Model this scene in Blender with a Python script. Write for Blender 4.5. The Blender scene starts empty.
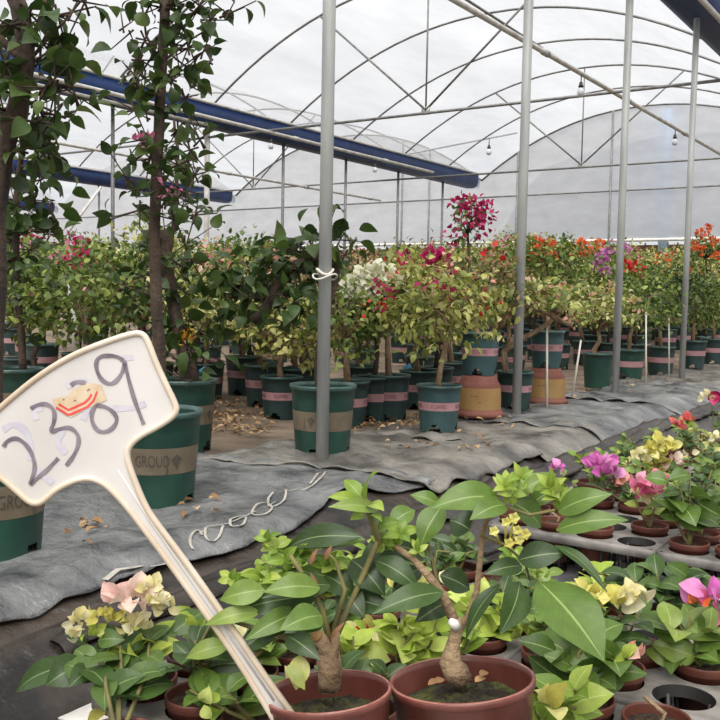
import bpy, bmesh, math, random
import numpy as np
from mathutils import Vector, noise
random.seed(7); RNG = np.random.default_rng(7)
S = bpy.context.scene; COL = S.collection
PI = math.pi

# ------------------------------------------------------------------ camera
F = 920.0; YAW = math.radians(34.2); PITCH = math.atan(63/920); ROLL = math.radians(1.07); CH = 0.70
_f = np.array([-math.sin(YAW)*math.cos(PITCH), math.cos(YAW)*math.cos(PITCH), -math.sin(PITCH)])
_r0 = np.array([math.cos(YAW), math.sin(YAW), 0.0]); _u0 = np.cross(_r0, _f)
_r = math.cos(ROLL)*_r0 + math.sin(ROLL)*_u0; _u = math.cos(ROLL)*_u0 - math.sin(ROLL)*_r0
CP = np.array([0, 0, CH])
def ray(px, py): return _f + _r*(px-360)/F - _u*(py-360)/F
def G(px, py, z=0.0):                      # ground point seen at a pixel, at height z
    d = ray(px, py); return CP + d*(z-CH)/d[2]
def D(px, py, dep): return CP + ray(px, py)*dep
def on_plane(px, py, ax, val):
    d = ray(px, py); return CP + d*(val-CP[ax])/d[ax]
def depth(p): return float((np.array(p)-CP) @ _f)
cam = bpy.data.cameras.new('camera'); cam.lens = F/720*36; cam.sensor_width = 36; cam.sensor_height = 36; cam.clip_start = .05
co = bpy.data.objects.new('camera', cam); COL.objects.link(co)
from mathutils import Matrix
co.matrix_world = Matrix(((_r[0], _u[0], -_f[0], 0), (_r[1], _u[1], -_f[1], 0), (_r[2], _u[2], -_f[2], CH), (0, 0, 0, 1)))
S.camera = co

# ------------------------------------------------------------------ materials
def lin(c):
    o = []
    for v in c[:3]:
        v = v/255.0
        o.append(v/12.92 if v <= .04045 else ((v+.055)/1.055)**2.4)
    return (*o, 1)
def mat(name):
    m = bpy.data.materials.new(name); m.use_nodes = True
    nt = m.node_tree; nt.nodes.clear()
    return m, nt, nt.nodes.new('ShaderNodeOutputMaterial')
def nd(nt, t, **kw):
    n = nt.nodes.new(t)
    for k, v in kw.items():
        if k.startswith('_'): setattr(n, k[1:], v)
        else: n.inputs[k.replace('0', ' ')].default_value = v
    return n
def noise_node(nt, scale, detail=4, rough=.55, stretch=None):
    tc = nt.nodes.new('ShaderNodeTexCoord'); n = nt.nodes.new('ShaderNodeTexNoise')
    n.inputs['Scale'].default_value = scale; n.inputs['Detail'].default_value = detail; n.inputs['Roughness'].default_value = rough
    if stretch:
        mp = nt.nodes.new('ShaderNodeMapping'); mp.inputs['Scale'].default_value = stretch
        nt.links.new(tc.outputs['Object'], mp.inputs['Vector']); nt.links.new(mp.outputs[0], n.inputs['Vector'])
    else: nt.links.new(tc.outputs['Object'], n.inputs['Vector'])
    return n
def ramp(nt, src, stops):
    r = nt.nodes.new('ShaderNodeValToRGB'); e = r.color_ramp.elements
    while len(e) < len(stops): e.new(.5)
    for i, (p, c) in enumerate(stops): e[i].position = p; e[i].color = lin(c)
    nt.links.new(src, r.inputs['Fac']); return r
def surf(name, c1, c2=None, scale=8, rough=.5, metal=0, spec=.5, bump=0, bscale=None, lo=.35, hi=.65, stretch=None):
    m, nt, out = mat(name); p = nt.nodes.new('ShaderNodeBsdfPrincipled')
    p.inputs['Roughness'].default_value = rough; p.inputs['Metallic'].default_value = metal; p.inputs['Specular IOR Level'].default_value = spec
    n = noise_node(nt, scale, stretch=stretch)
    r = ramp(nt, n.outputs['Fac'], [(lo, c1), (hi, c2 or c1)]); nt.links.new(r.outputs[0], p.inputs['Base Color'])
    if bump:
        b = nt.nodes.new('ShaderNodeBump'); b.inputs['Strength'].default_value = bump; b.inputs['Distance'].default_value = .02
        n2 = noise_node(nt, bscale or scale*3); nt.links.new(n2.outputs['Fac'], b.inputs['Height']); nt.links.new(b.outputs[0], p.inputs['Normal'])
    nt.links.new(p.outputs[0], out.inputs[0]); return m
def leafmat(name, stops, trans=.3, rough=.42, vein=None, spec=.4):
    m, nt, out = mat(name); p = nt.nodes.new('ShaderNodeBsdfPrincipled'); p.inputs['Roughness'].default_value = rough
    p.inputs['Specular IOR Level'].default_value = spec
    a = nt.nodes.new('ShaderNodeAttribute'); a.attribute_name = 'tint'
    r = ramp(nt, a.outputs['Fac'], stops); colr = r.outputs[0]
    n = noise_node(nt, 60, 3); mx = nt.nodes.new('ShaderNodeMix'); mx.data_type = 'RGBA'; mx.blend_type = 'MULTIPLY'
    mx.inputs['Factor'].default_value = .5
    r2 = ramp(nt, n.outputs['Fac'], [(.3, (190, 190, 190)), (.7, (255, 255, 255))])
    nt.links.new(colr, mx.inputs['A']); nt.links.new(r2.outputs[0], mx.inputs['B']); colr = mx.outputs['Result']
    if vein:
        uv = nt.nodes.new('ShaderNodeUVMap'); sx = nt.nodes.new('ShaderNodeSeparateXYZ'); nt.links.new(uv.outputs[0], sx.inputs[0])
        # midrib: |u-.5|, side veins: slanted waves of v - |u-.5|
        ab = nt.nodes.new('ShaderNodeMath'); ab.operation = 'SUBTRACT'; ab.inputs[1].default_value = .5; nt.links.new(sx.outputs[0], ab.inputs[0])
        ab2 = nt.nodes.new('ShaderNodeMath'); ab2.operation = 'ABSOLUTE'; nt.links.new(ab.outputs[0], ab2.inputs[0])
        rm = ramp(nt, ab2.outputs[0], [(.012, (255, 255, 255)), (.03, (0, 0, 0))])
        sl = nt.nodes.new('ShaderNodeMath'); sl.operation = 'MULTIPLY_ADD'; sl.inputs[1].default_value = -.55
        nt.links.new(ab2.outputs[0], sl.inputs[0]); nt.links.new(sx.outputs[1], sl.inputs[2])
        mu = nt.nodes.new('ShaderNodeMath'); mu.operation = 'MULTIPLY'; mu.inputs[1].default_value = 7.0; nt.links.new(sl.outputs[0], mu.inputs[0])
        fr = nt.nodes.new('ShaderNodeMath'); fr.operation = 'FRACT'; nt.links.new(mu.outputs[0], fr.inputs[0])
        rs = ramp(nt, fr.outputs[0], [(.0, (120, 120, 120)), (.09, (0, 0, 0))])
        mm = nt.nodes.new('ShaderNodeMath'); mm.operation = 'MAXIMUM'; nt.links.new(rm.outputs[0], mm.inputs[0]); nt.links.new(rs.outputs[0], mm.inputs[1])
        m3 = nt.nodes.new('ShaderNodeMath'); m3.operation = 'MULTIPLY'; m3.inputs[1].default_value = .55; nt.links.new(mm.outputs[0], m3.inputs[0])
        mv = nt.nodes.new('ShaderNodeMix'); mv.data_type = 'RGBA'; mv.inputs['B'].default_value = lin(vein)
        nt.links.new(m3.outputs[0], mv.inputs['Factor']); nt.links.new(colr, mv.inputs['A']); colr = mv.outputs['Result']
    nt.links.new(colr, p.inputs['Base Color'])
    t = nt.nodes.new('ShaderNodeBsdfTranslucent'); nt.links.new(colr, t.inputs['Color'])
    ms = nt.nodes.new('ShaderNodeMixShader'); ms.inputs[0].default_value = trans
    nt.links.new(p.outputs[0], ms.inputs[1]); nt.links.new(t.outputs[0], ms.inputs[2]); nt.links.new(ms.outputs[0], out.inputs[0])
    return m
def filmmat(name, c, transp, scale=1.2, bump=.25):
    m, nt, out = mat(name)
    n = noise_node(nt, scale, 5, .6, (1, .35, 2.2)); r = ramp(nt, n.outputs['Fac'], [(.3, tuple(v*.93 for v in c)), (.7, c)])
    t = nt.nodes.new('ShaderNodeBsdfTranslucent'); nt.links.new(r.outputs[0], t.inputs['Color'])
    d = nt.nodes.new('ShaderNodeBsdfDiffuse'); nt.links.new(r.outputs[0], d.inputs['Color'])
    tr = nt.nodes.new('ShaderNodeBsdfTransparent'); r3 = ramp(nt, n.outputs['Fac'], [(.3, (232, 233, 236)), (.7, (252, 252, 252))]); nt.links.new(r3.outputs[0], tr.inputs['Color'])
    a = nt.nodes.new('ShaderNodeMixShader'); a.inputs[0].default_value = .18
    nt.links.new(t.outputs[0], a.inputs[1]); nt.links.new(d.outputs[0], a.inputs[2])
    b = nt.nodes.new('ShaderNodeMixShader'); b.inputs[0].default_value = transp
    nt.links.new(a.outputs[0], b.inputs[1]); nt.links.new(tr.outputs[0], b.inputs[2])
    bp = nt.nodes.new('ShaderNodeBump'); bp.inputs['Strength'].default_value = bump; bp.inputs['Distance'].default_value = .05
    nt.links.new(n.outputs['Fac'], bp.inputs['Height'])
    for q in (t, d): nt.links.new(bp.outputs[0], q.inputs['Normal'])
    nt.links.new(b.outputs[0], out.inputs[0]); return m

M = {}
M['film'] = filmmat('film', (240, 241, 243), .82)
M['film_end'] = filmmat('film_end', (242, 243, 245), .22, 2.0)
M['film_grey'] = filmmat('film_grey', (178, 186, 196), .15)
M['steel'] = surf('galvanised_steel', (142, 144, 142), (178, 179, 175), 14, .5, .15, stretch=(1, 1, .12))
M['steel_backlit'] = surf('backlit_steel', (104, 104, 104), (132, 131, 128), 10, .5, .4)  # galvanised steel again, with its backlit darkness put into the base colour
M['pipe'] = surf('pale_pipe', (170, 166, 160), (205, 202, 196), 8, .45)
M['blue'] = surf('blue_sheet', (16, 42, 88), (26, 58, 112), 2.5, .5, bump=.1)
M['blue_pale'] = surf('blue_pale', (150, 178, 214), (170, 192, 222), 4, .4)
M['potgreen'] = surf('green_plastic', (18, 50, 42), (34, 72, 59), 7, .42, bump=.04, bscale=25)
M['potgreen2'] = surf('dark_green_plastic', (24, 44, 44), (40, 64, 62), 7, .45, bump=.04, bscale=25)
M['potblue'] = surf('grey_green_plastic', (40, 66, 68), (58, 86, 86), 7, .4, bump=.04, bscale=25)
M['rim'] = surf('pot_rim', (42, 70, 66), (78, 102, 96), 12, .35)
M['tan'] = surf('tan_band', (98, 87, 70), (118, 106, 88), 9, .6)
M['pink'] = surf('pink_band', (158, 116, 120), (178, 138, 140), 9, .6)
M['print'] = surf('print', (70, 62, 52), (88, 79, 67), 9, .7)
M['printp'] = surf('print_plum', (96, 52, 66), (116, 66, 80), 9, .7)
M['red'] = surf('redbrown_plastic', (88, 45, 37), (124, 74, 64), 9, .34, bump=.05, bscale=40)
M['redrim'] = surf('redbrown_rim', (124, 66, 56), (168, 116, 102), 30, .45)
M['redsmall'] = surf('brown_red_plastic', (84, 42, 32), (112, 64, 50), 12, .5)
M['terra'] = surf('terracotta', (108, 60, 48), (130, 82, 68), 8, .75, bump=.1)
M['ochre'] = surf('ochre_label', (144, 110, 62), (160, 128, 80), 6, .7)
M['soil'] = surf('potting_soil', (34, 25, 17), (84, 64, 44), 55, .95, bump=1, bscale=90)
M['moss'] = surf('mossy_soil', (38, 30, 18), (92, 96, 40), 28, .95, bump=1, bscale=70, lo=.45, hi=.7)
M['bark'] = surf('dark_bark', (44, 35, 29), (86, 69, 56), 22, .9, bump=.5, bscale=60, stretch=(1, 1, .3))
M['barktan'] = surf('tan_bark', (110, 88, 64), (160, 136, 106), 24, .9, bump=.6, bscale=70, stretch=(1, 1, .35))
M['twig'] = surf('green_twig', (84, 78, 48), (118, 112, 62), 20, .7)
M['white'] = surf('white_paint', (205, 200, 190), (232, 228, 220), 14, .6)
M['string'] = surf('white_string', (196, 190, 176), (222, 216, 204), 14, .7)
M['chalk'] = surf('chalk_line', (140, 136, 128), (180, 175, 164), 30, .9)
M['sheet'] = surf('dusty_black_sheet', (58, 60, 62), (128, 128, 127), 4, .34, spec=.7, bump=1, bscale=17)
M['sheet_dusty'] = surf('dusty_grey_sheet', (70, 68, 65), (138, 133, 125), 4, .42, spec=.6, bump=1, bscale=15)
M['sheet_dark'] = surf('black_sheet', (20, 18, 16), (66, 57, 49), 5, .36, spec=.5, bump=1, bscale=9)
M['ground'] = surf('dusty_ground', (92, 80, 69), (146, 128, 109), 3.5, .9, bump=.5, bscale=12)
M['tray'] = surf('grey_tray', (92, 88, 84), (140, 135, 129), 12, .55)
M['traycup'] = surf('black_tray_cup', (26, 25, 24), (44, 42, 40), 12, .5)
M['dry'] = leafmat('dry_leaf', [(0, (120, 84, 54)), (.5, (176, 138, 96)), (1, (214, 184, 140))], .15, .8)
M['stake'] = surf('cream_plastic', (188, 183, 178), (206, 202, 198), 5, .35, spec=.4)
M['stakerim'] = surf('cream_plastic_edge', (184, 164, 140), (212, 198, 180), 9, .4)
M['ink'] = surf('marker_ink', (92, 82, 92), (138, 126, 134), 40, .7)
M['inkghost'] = surf('faded_ink', (176, 173, 186), (194, 189, 194), 30, .6)
M['sticker'] = surf('torn_paper', (184, 158, 126), (208, 190, 164), 40, .9)
M['redprint'] = surf('red_print', (196, 50, 46), (214, 84, 76), 40, .6)
M['fence'] = surf('brown_mat', (98, 74, 54), (142, 114, 84), 6, .9, stretch=(.2, .2, 6))
M['black'] = surf('black_plastic', (18, 18, 18), (34, 34, 34), 10, .4)
M['glass'] = surf('clear_plastic', (196, 200, 204), (214, 216, 220), 10, .15)
M['bluepaper'] = surf('blue_tag', (60, 128, 168), (84, 150, 188), 10, .6)
# leaves
M['l_dark'] = leafmat('leaf_dark', [(0, (40, 56, 26)), (.5, (68, 92, 42)), (1, (112, 130, 66))])
M['l_mid'] = leafmat('leaf_mid', [(0, (58, 80, 32)), (.5, (104, 126, 54)), (1, (166, 178, 92))])
M['l_yel'] = leafmat('leaf_yellowgreen', [(0, (88, 100, 42)), (.45, (152, 158, 74)), (1, (222, 214, 138))])
M['l_var'] = leafmat('leaf_variegated', [(0, (88, 112, 54)), (.5, (176, 180, 96)), (1, (232, 224, 164))])
M['l_rose'] = leafmat('leaf_bronze', [(0, (74, 84, 46)), (.5, (124, 124, 70)), (.8, (176, 140, 98)), (1, (206, 166, 136))])
M['h_dark'] = leafmat('large_leaf_dark', [(0, (46, 66, 32)), (.5, (70, 96, 44)), (1, (104, 128, 62))], .22, .36, (150, 172, 116))
M['h_mid'] = leafmat('large_leaf', [(0, (72, 98, 42)), (.5, (104, 132, 58)), (1, (144, 164, 78))], .3, .34, (176, 194, 120))
M['h_light'] = leafmat('large_leaf_light', [(0, (104, 138, 48)), (.5, (138, 166, 62)), (1, (182, 198, 94))], .35, .38, (206, 216, 140))
def petal(name, a, b, c): M[name] = leafmat(name, [(0, a), (.5, b), (1, c)], .35, .6, None, .2)
petal('b_magenta', (142, 20, 66), (188, 36, 96), (216, 78, 130))
petal('b_pink', (212, 96, 138), (234, 140, 170), (246, 184, 202))
petal('b_blush', (214, 134, 118), (228, 168, 150), (240, 202, 186))
petal('b_coral', (206, 84, 84), (224, 112, 108), (236, 150, 144))
petal('b_orange', (204, 74, 40), (226, 104, 58), (238, 150, 92))
petal('b_red', (176, 36, 40), (210, 56, 56), (230, 96, 84))
petal('b_white', (206, 208, 166), (234, 232, 206), (248, 246, 232))
petal('b_purple', (170, 84, 150), (200, 118, 178), (222, 160, 204))
petal('b_orchid', (204, 96, 176), (224, 130, 196), (238, 170, 216))
petal('b_gold', (214, 140, 40), (232, 170, 60), (240, 196, 100))
petal('b_cream', (214, 204, 136), (234, 224, 172), (244, 238, 206))
petal('b_creampink', (236, 182, 178), (242, 206, 194), (244, 228, 208))
petal('b_yellow', (192, 184, 88), (216, 208, 112), (232, 226, 152))
petal('b_green', (150, 176, 70), (184, 202, 92), (212, 222, 130))

# ------------------------------------------------------------------ mesh building
class MB:
    def __init__(s): s.v = []; s.f = []; s.m = []; s.t = []; s.uv = {}
    def add(s, vs, fs, m=0, tint=None, uvs=None):
        b = len(s.v); s.v += [tuple(map(float, p)) for p in vs]
        s.t += list(tint) if tint is not None else [.5]*len(vs)
        if uvs is not None:
            for i, q in enumerate(uvs): s.uv[b+i] = q
        for q in fs: s.f.append(tuple(b+i for i in q)); s.m.append(m)
        return s
    def box(s, c, d, m=0, rz=0):
        cx, cy, cz = c; a, b, h = d[0]/2, d[1]/2, d[2]/2; k, l = math.cos(rz), math.sin(rz); vs = []
        for z in (-h, h):
            for x, y in ((-a, -b), (a, -b), (a, b), (-a, b)): vs.append((cx+x*k-y*l, cy+x*l+y*k, cz+z))
        return s.add(vs, [(3, 2, 1, 0), (4, 5, 6, 7), (0, 1, 5, 4), (1, 2, 6, 5), (2, 3, 7, 6), (3, 0, 4, 7)], m)
    def tube(s, pts, rad, seg=8, m=0, caps=True):
        pts = [np.array(p, float) for p in pts]; n = len(pts)
        if not hasattr(rad, '__len__'): rad = [rad]*n
        vs = []; prev = None
        for i, p in enumerate(pts):
            t = pts[min(i+1, n-1)]-pts[max(i-1, 0)]; t = t/(np.linalg.norm(t)+1e-12)
            if prev is None:
                a = np.array([0, 0, 1.]) if abs(t[2]) < .9 else np.array([1., 0, 0]); x = np.cross(a, t)
            else: x = prev - t*(prev@t)
            x = x/(np.linalg.norm(x)+1e-12); prev = x; y = np.cross(t, x)
            for k in range(seg):
                a = 2*PI*k/seg; vs.append(p+rad[i]*(x*math.cos(a)+y*math.sin(a)))
        fs = [(i*seg+k, i*seg+(k+1) % seg, (i+1)*seg+(k+1) % seg, (i+1)*seg+k) for i in range(n-1) for k in range(seg)]
        if caps: fs += [tuple(range(seg-1, -1, -1)), tuple((n-1)*seg+k for k in range(seg))]
        return s.add(vs, fs, m)
    def lathe(s, prof, seg=28, m=0, c=(0, 0, 0), skip=None, tilt=None):
        vs = []
        for r, z in prof:
            for k in range(seg):
                a = 2*PI*k/seg; vs.append((c[0]+r*math.cos(a), c[1]+r*math.sin(a), c[2]+z))
        fs = []
        for i in range(len(prof)-1):
            for k in range(seg):
                if skip and skip(i, k): continue
                fs.append((i*seg+k, i*seg+(k+1) % seg, (i+1)*seg+(k+1) % seg, (i+1)*seg+k))
        return s.add(vs, fs, m)
    def disc(s, r, z, seg=28, m=0, c=(0, 0), bump=0, rings=4):
        vs = [(c[0], c[1], z+bump)]; fs = []
        for j in range(1, rings+1):
            for k in range(seg):
                a = 2*PI*k/seg; q = r*j/rings
                vs.append((c[0]+q*math.cos(a), c[1]+q*math.sin(a), z+bump*(1-(j/rings)**2)+(random.uniform(-1, 1)*bump*.5 if j < rings else 0)))
        for k in range(seg): fs.append((0, 1+k, 1+(k+1) % seg))
        for j in range(rings-1):
            for k in range(seg): fs.append((1+j*seg+k, 1+(j+1)*seg+k, 1+(j+1)*seg+(k+1) % seg, 1+j*seg+(k+1) % seg))
        return s.add(vs, fs, m)
    def build(s, name, mats, parent=None, smooth=True, loc=None):
        me = bpy.data.meshes.new(name); me.from_pydata(s.v, [], s.f)
        if not isinstance(mats, (list, tuple)): mats = [mats]
        for q in mats: me.materials.append(M[q])
        me.polygons.foreach_set('material_index', s.m)
        me.polygons.foreach_set('use_smooth', [smooth]*len(s.f))
        at = me.attributes.new('tint', 'FLOAT', 'POINT'); at.data.foreach_set('value', s.t)
        if s.uv:
            uvl = me.uv_layers.new(name='UVMap'); li = np.empty(len(me.loops), dtype=np.int32); me.loops.foreach_get('vertex_index', li)
            arr = np.zeros((len(li), 2), dtype=np.float32)
            for i, vi in enumerate(li):
                q = s.uv.get(int(vi))
                if q: arr[i] = q
            uvl.data.foreach_set('uv', arr.ravel())
        me.update()
        o = bpy.data.objects.new(name, me); COL.objects.link(o)
        if parent is not None: o.parent = parent
        if loc is not None: o.location = [float(q) for q in loc]
        return o
def thing(name, label, cat, loc=(0, 0, 0), rz=0, group=None):
    o = bpy.data.objects.new(name, None); COL.objects.link(o); o.empty_display_size = .05
    o.location = [float(q) for q in loc]; o.rotation_euler = (0, 0, rz); o['label'] = label; o['category'] = cat
    if group: o['group'] = group
    return o
def tag(o, label, cat, group=None, kind=None):
    o['label'] = label; o['category'] = cat
    if group: o['group'] = group
    if kind: o['kind'] = kind
    return o
def struct(o, label=None):
    o['kind'] = 'structure'
    if label: o['label'] = label; o['category'] = 'building'
    return o
def unit(a): return a/(np.linalg.norm(a, axis=-1, keepdims=True)+1e-9)
def leaves(mb, P, Dr, N, L, W, tint, fold=.25, droop=.15, m=0):        # many small leaves: eight points each
    P, Dr, N = (np.asarray(q, float) for q in (P, Dr, N)); L = np.asarray(L)[:, None]; W = np.asarray(W)[:, None]
    Dr = unit(Dr); Sd = unit(np.cross(Dr, N)); N = np.cross(Sd, Dr)
    m1 = P+Dr*L*.3+N*L*.05; m2 = P+Dr*L*.66+N*L*(.05-droop*.4); tp = P+Dr*L-N*L*droop
    V = np.stack([P, m1-Sd*W*.46+N*W*fold*.5, m1, m1+Sd*W*.46+N*W*fold*.5, m2-Sd*W*.38+N*W*fold*.4, m2, m2+Sd*W*.38+N*W*fold*.4, tp], 1)
    T = np.array([(0, 2, 1), (0, 3, 2)]), np.array([(1, 2, 5, 4), (2, 3, 6, 5)]), np.array([(4, 5, 7), (5, 6, 7)])
    fs = []
    for i in range(len(P)):
        b = i*8
        for q in T:
            for w in q: fs.append(tuple(b+int(x) for x in w))
    mb.add(V.reshape(-1, 3), fs, m, np.repeat(np.asarray(tint), 8))
def round_leaves(mb, P, Dr, N, L, W, tint, fold=.25, droop=.15, m=0):    # rounder leaves for the nearer trees
    P, Dr, N = (np.asarray(q, float) for q in (P, Dr, N)); L = np.asarray(L)[:, None]; W = np.asarray(W)[:, None]
    Dr = unit(Dr); Sd = unit(np.cross(Dr, N)); N = np.cross(Sd, Dr); cols = [P]
    for t, w in ((.1, .3), (.25, .47), (.45, .5), (.65, .40), (.84, .2)):
        c = P+Dr*L*t+N*L*(.12*math.sin(PI*t)-droop*t*t); q = N*W*fold*w
        cols += [c-Sd*W*w+q, c, c+Sd*W*w+q]
    cols.append(P+Dr*L-N*L*droop); V = np.stack(cols, 1); fs = []
    for i in range(len(P)):
        b = i*17; fs += [(b, b+2, b+1), (b, b+3, b+2)]
        for k in range(4):
            o = b+1+3*k; fs += [(o, o+1, o+4, o+3), (o+1, o+2, o+5, o+4)]
        fs += [(b+13, b+14, b+16), (b+14, b+15, b+16)]
    mb.add(V.reshape(-1, 3), fs, m, np.repeat(np.asarray(tint), 17))
def bigleaf(mb, base, tip, width, N, tint=.5, arch=.12, fold=.22, m=0, nl=9, nw=3, wave=.03, peak=.42, off=(0, 0, 0)):
    base = np.array(base, float); tip = np.array(tip, float); d = tip-base; L = np.linalg.norm(d); d = d/L
    N = np.array(N, float); sd = np.cross(d, N); sd /= np.linalg.norm(sd); N = np.cross(sd, d)
    vs = []; uv = []; ts = []; ph = random.uniform(0, 6)
    e = peak/(1-peak)
    for i in range(nl+1):
        t = i/nl; c = base+d*L*t+N*L*arch*math.sin(PI*t)
        w = (t**(.75))*(1-t)**(.75/e); w = w/((peak**.75)*(1-peak)**(.75/e)); w = max(w, .03 if t > 0 else .05)*width/2
        for j in range(-nw, nw+1):
            q = j/nw; vs.append(c+sd*w*q+N*(abs(q)**1.3*w*fold*2*.5+math.sin(t*9+ph+q*2)*wave*L*.25*abs(q))-np.array(off))
            uv.append((.5+q*.5, t)); ts.append(tint)
    k = 2*nw+1
    fs = [(i*k+j, i*k+j+1, (i+1)*k+j+1, (i+1)*k+j) for i in range(nl) for j in range(k-1)]
    mb.add(vs, fs, m, ts, uv)
def text_faces(s, size):
    cu = bpy.data.curves.new('t', 'FONT'); cu.body = s; cu.size = size; cu.align_x = 'CENTER'; cu.align_y = 'CENTER'; cu.resolution_u = 3
    o = bpy.data.objects.new('t', cu); COL.objects.link(o)
    dg = bpy.context.evaluated_depsgraph_get(); me = o.evaluated_get(dg).to_mesh()
    vs = [tuple(v.co) for v in me.vertices]; fs = [tuple(p.vertices) for p in me.polygons]
    o.evaluated_get(dg).to_mesh_clear(); bpy.data.objects.remove(o); bpy.data.curves.remove(cu)
    return vs, fs
_TXT = {}
def wrap_text(mb, s, size, ang, z0, rfun, m):
    if (s, size) not in _TXT: _TXT[(s, size)] = text_faces(s, size)
    vs, fs = _TXT[(s, size)]; out = []
    for x, y, _ in vs:
        z = z0+y; r = rfun(z)+.0022; a = ang+x*.6/r; out.append((r*math.cos(a), r*math.sin(a), z))
    mb.add(out, fs, m)

# ------------------------------------------------------------------ heights of the ground and of the sheets on it
def sst(a, b, x): t = min(1, max(0, (x-a)/(b-a))); return t*t*(3-2*t)
EDGE = -1.74
def ground_z(x, y):
    n = noise.noise((x*1.1, y*1.1, 3.1))*.012
    e = EDGE+.07*noise.noise((y*.9, 2.2, 0))
    z = n-.014
    z -= .15*sst(e, e+.34, x)
    z += .085*sst(-1.3, -1.12, x)
    if x > -1.0: z = -.075
    return z
def sheet_z(x, y):
    w = .5*noise.noise((x*2.1+y*1.3, y*1.2-x*.5, 5))*.022
    w += abs(noise.noise((x*4+y*2.2, y*3.1-x*1.2, 9)))*.018
    w += (1-abs(noise.noise((x*1.7-y*2.6, y*1.1+x*1.6, 1))))**8*.02
    w *= .8
    w += .012*abs(noise.noise((x*9, y*7+x*3, 4)))+.012*(1-abs(noise.noise((x*3.1+y*2.2, y*2.4-x*2.9, 8))))**10
    return -.008+w-.11*sst(EDGE-.12, EDGE+.16, x)

# ================================================================== SETTING
xs = sorted(set(list(np.arange(-30, -6, 2.0))+list(np.arange(-6, -2.6, .4))+list(np.arange(-2.6, -1.0, .05))+list(np.arange(-1, 7, 1.0))))
ys = sorted(set(list(np.arange(-2, 0, .5))+list(np.arange(0, 6, .1))+list(np.arange(6, 30, .5))))
g = MB(); g.add([(x, y, ground_z(x, y)-.07*sst(-2.62, -2.45, x)*(1-sst(-1.25, -1.1, x))) for x in xs for y in ys], [(i*len(ys)+j, (i+1)*len(ys)+j, (i+1)*len(ys)+j+1, i*len(ys)+j+1) for i in range(len(xs)-1) for j in range(len(ys)-1)])
struct(g.build('ground', 'ground'))
# dark film lining the flank of the bed and the gully, and the black floor under the trays
def strip(name, xa, xb, ya, yb, nx, ny, zf, m, solid=.004, xj=0):
    b = MB(); vs = []
    for i in range(nx+1):
        for j in range(ny+1):
            y = ya+(yb-ya)*j/ny; t = i/nx
            a = xa(y) if callable(xa) else xa; c = xb(y) if callable(xb) else xb
            x = a+(c-a)*t; vs.append((x, y, zf(x, y)))
    b.add(vs, [(i*(ny+1)+j, (i+1)*(ny+1)+j, (i+1)*(ny+1)+j+1, i*(ny+1)+j+1) for i in range(nx) for j in range(ny)])
    o = b.build(name, m)
    if solid:
        md = o.modifiers.new('thick', 'SOLIDIFY'); md.thickness = solid; md.offset = 1
    return o
def lin_z(x, y):
    z = lin_z0(x, y)
    return min(z, sheet_z(x, y)-.014) if x < EDGE+.12 else z
lin_z0 = lambda x, y: ground_z(x, y)+.006+.024*abs(noise.noise((x*5+y*.6, y*2.5, 2)))+.018*abs(noise.noise((x*12, y*6, 3)))+.03*(1-abs(noise.noise((x*5+.8*y, y*.7, 11))))**6
o = strip('gully_liner', -1.95, -1.14, -.4, 13, 44, 300, lin_z, 'sheet_dark')
tag(o, 'black plastic lining the gully between the bed and the seedling trays', 'plastic sheet')
o = strip('floor_sheet', -1.12, 1.2, .2, 7.2, 30, 80, lambda x, y: -.066+.014*abs(noise.noise((x*4, y*4, 7))), 'sheet')
tag(o, 'black plastic floor sheet lying under the seedling trays', 'plastic sheet')

PX, LX, BAY = -2.3, -10.05, 7.75
YK = [3.1+1.85*k for k in range(10)]; YE = 19.8; ZE, RISE = 3.5, 1.36
def arch(xa, xb, n=20, rise=RISE): return [(xa+(xb-xa)*k/n, ZE+rise*(1-abs(2*k/n-1)**2.1)) for k in range(n+1)]
bays = [(-33.3, -25.55), (-25.55, -17.8), (-17.8, LX), (LX, PX), (PX, PX+BAY)]
for i, (a, b) in enumerate(bays):
    m = MB(); A = arch(a, b); Y = np.linspace(-2.5, YE, 26); vs = []
    for x, z in A:
        for j, y in enumerate(Y): vs.append((x, y, z+.03-.02*(j % 2)*math.sin(PI*(x-a)/(b-a))))
    n = len(Y); m.add(vs, [(k*n+j, (k+1)*n+j, (k+1)*n+j+1, k*n+j+1) for k in range(len(A)-1) for j in range(n-1)])
    struct(m.build('ceiling', 'film'))
m = MB()
for a, b in bays:
    A = arch(a, b); vs = []
    for x, z in A: vs += [(x, YE, 2.05), (x, YE+.02*math.sin(x*9), z)]
    m.add(vs, [(2*k, 2*k+2, 2*k+3, 2*k+1) for k in range(len(A)-1)])
struct(m.build('wall_back', 'film_end'))
m = MB(); m.tube([(-33, YE-.03, 2.03), (PX+BAY, YE-.03, 2.03)], .035, 8); struct(m.build('trim_1', 'white'))
m = MB(); m.box((-14, YE+.6, .98), (42, .05, 1.96))
for k in range(60): m.tube([(-35+k*.7, YE+.55, 0), (-35+k*.7, YE+.55, 2.0)], .02, 6)
o = m.build('back_fence', 'fence', smooth=False); tag(o, 'low brown mat fence beyond the end wall', 'fence'); o['kind'] = 'structure'
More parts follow.
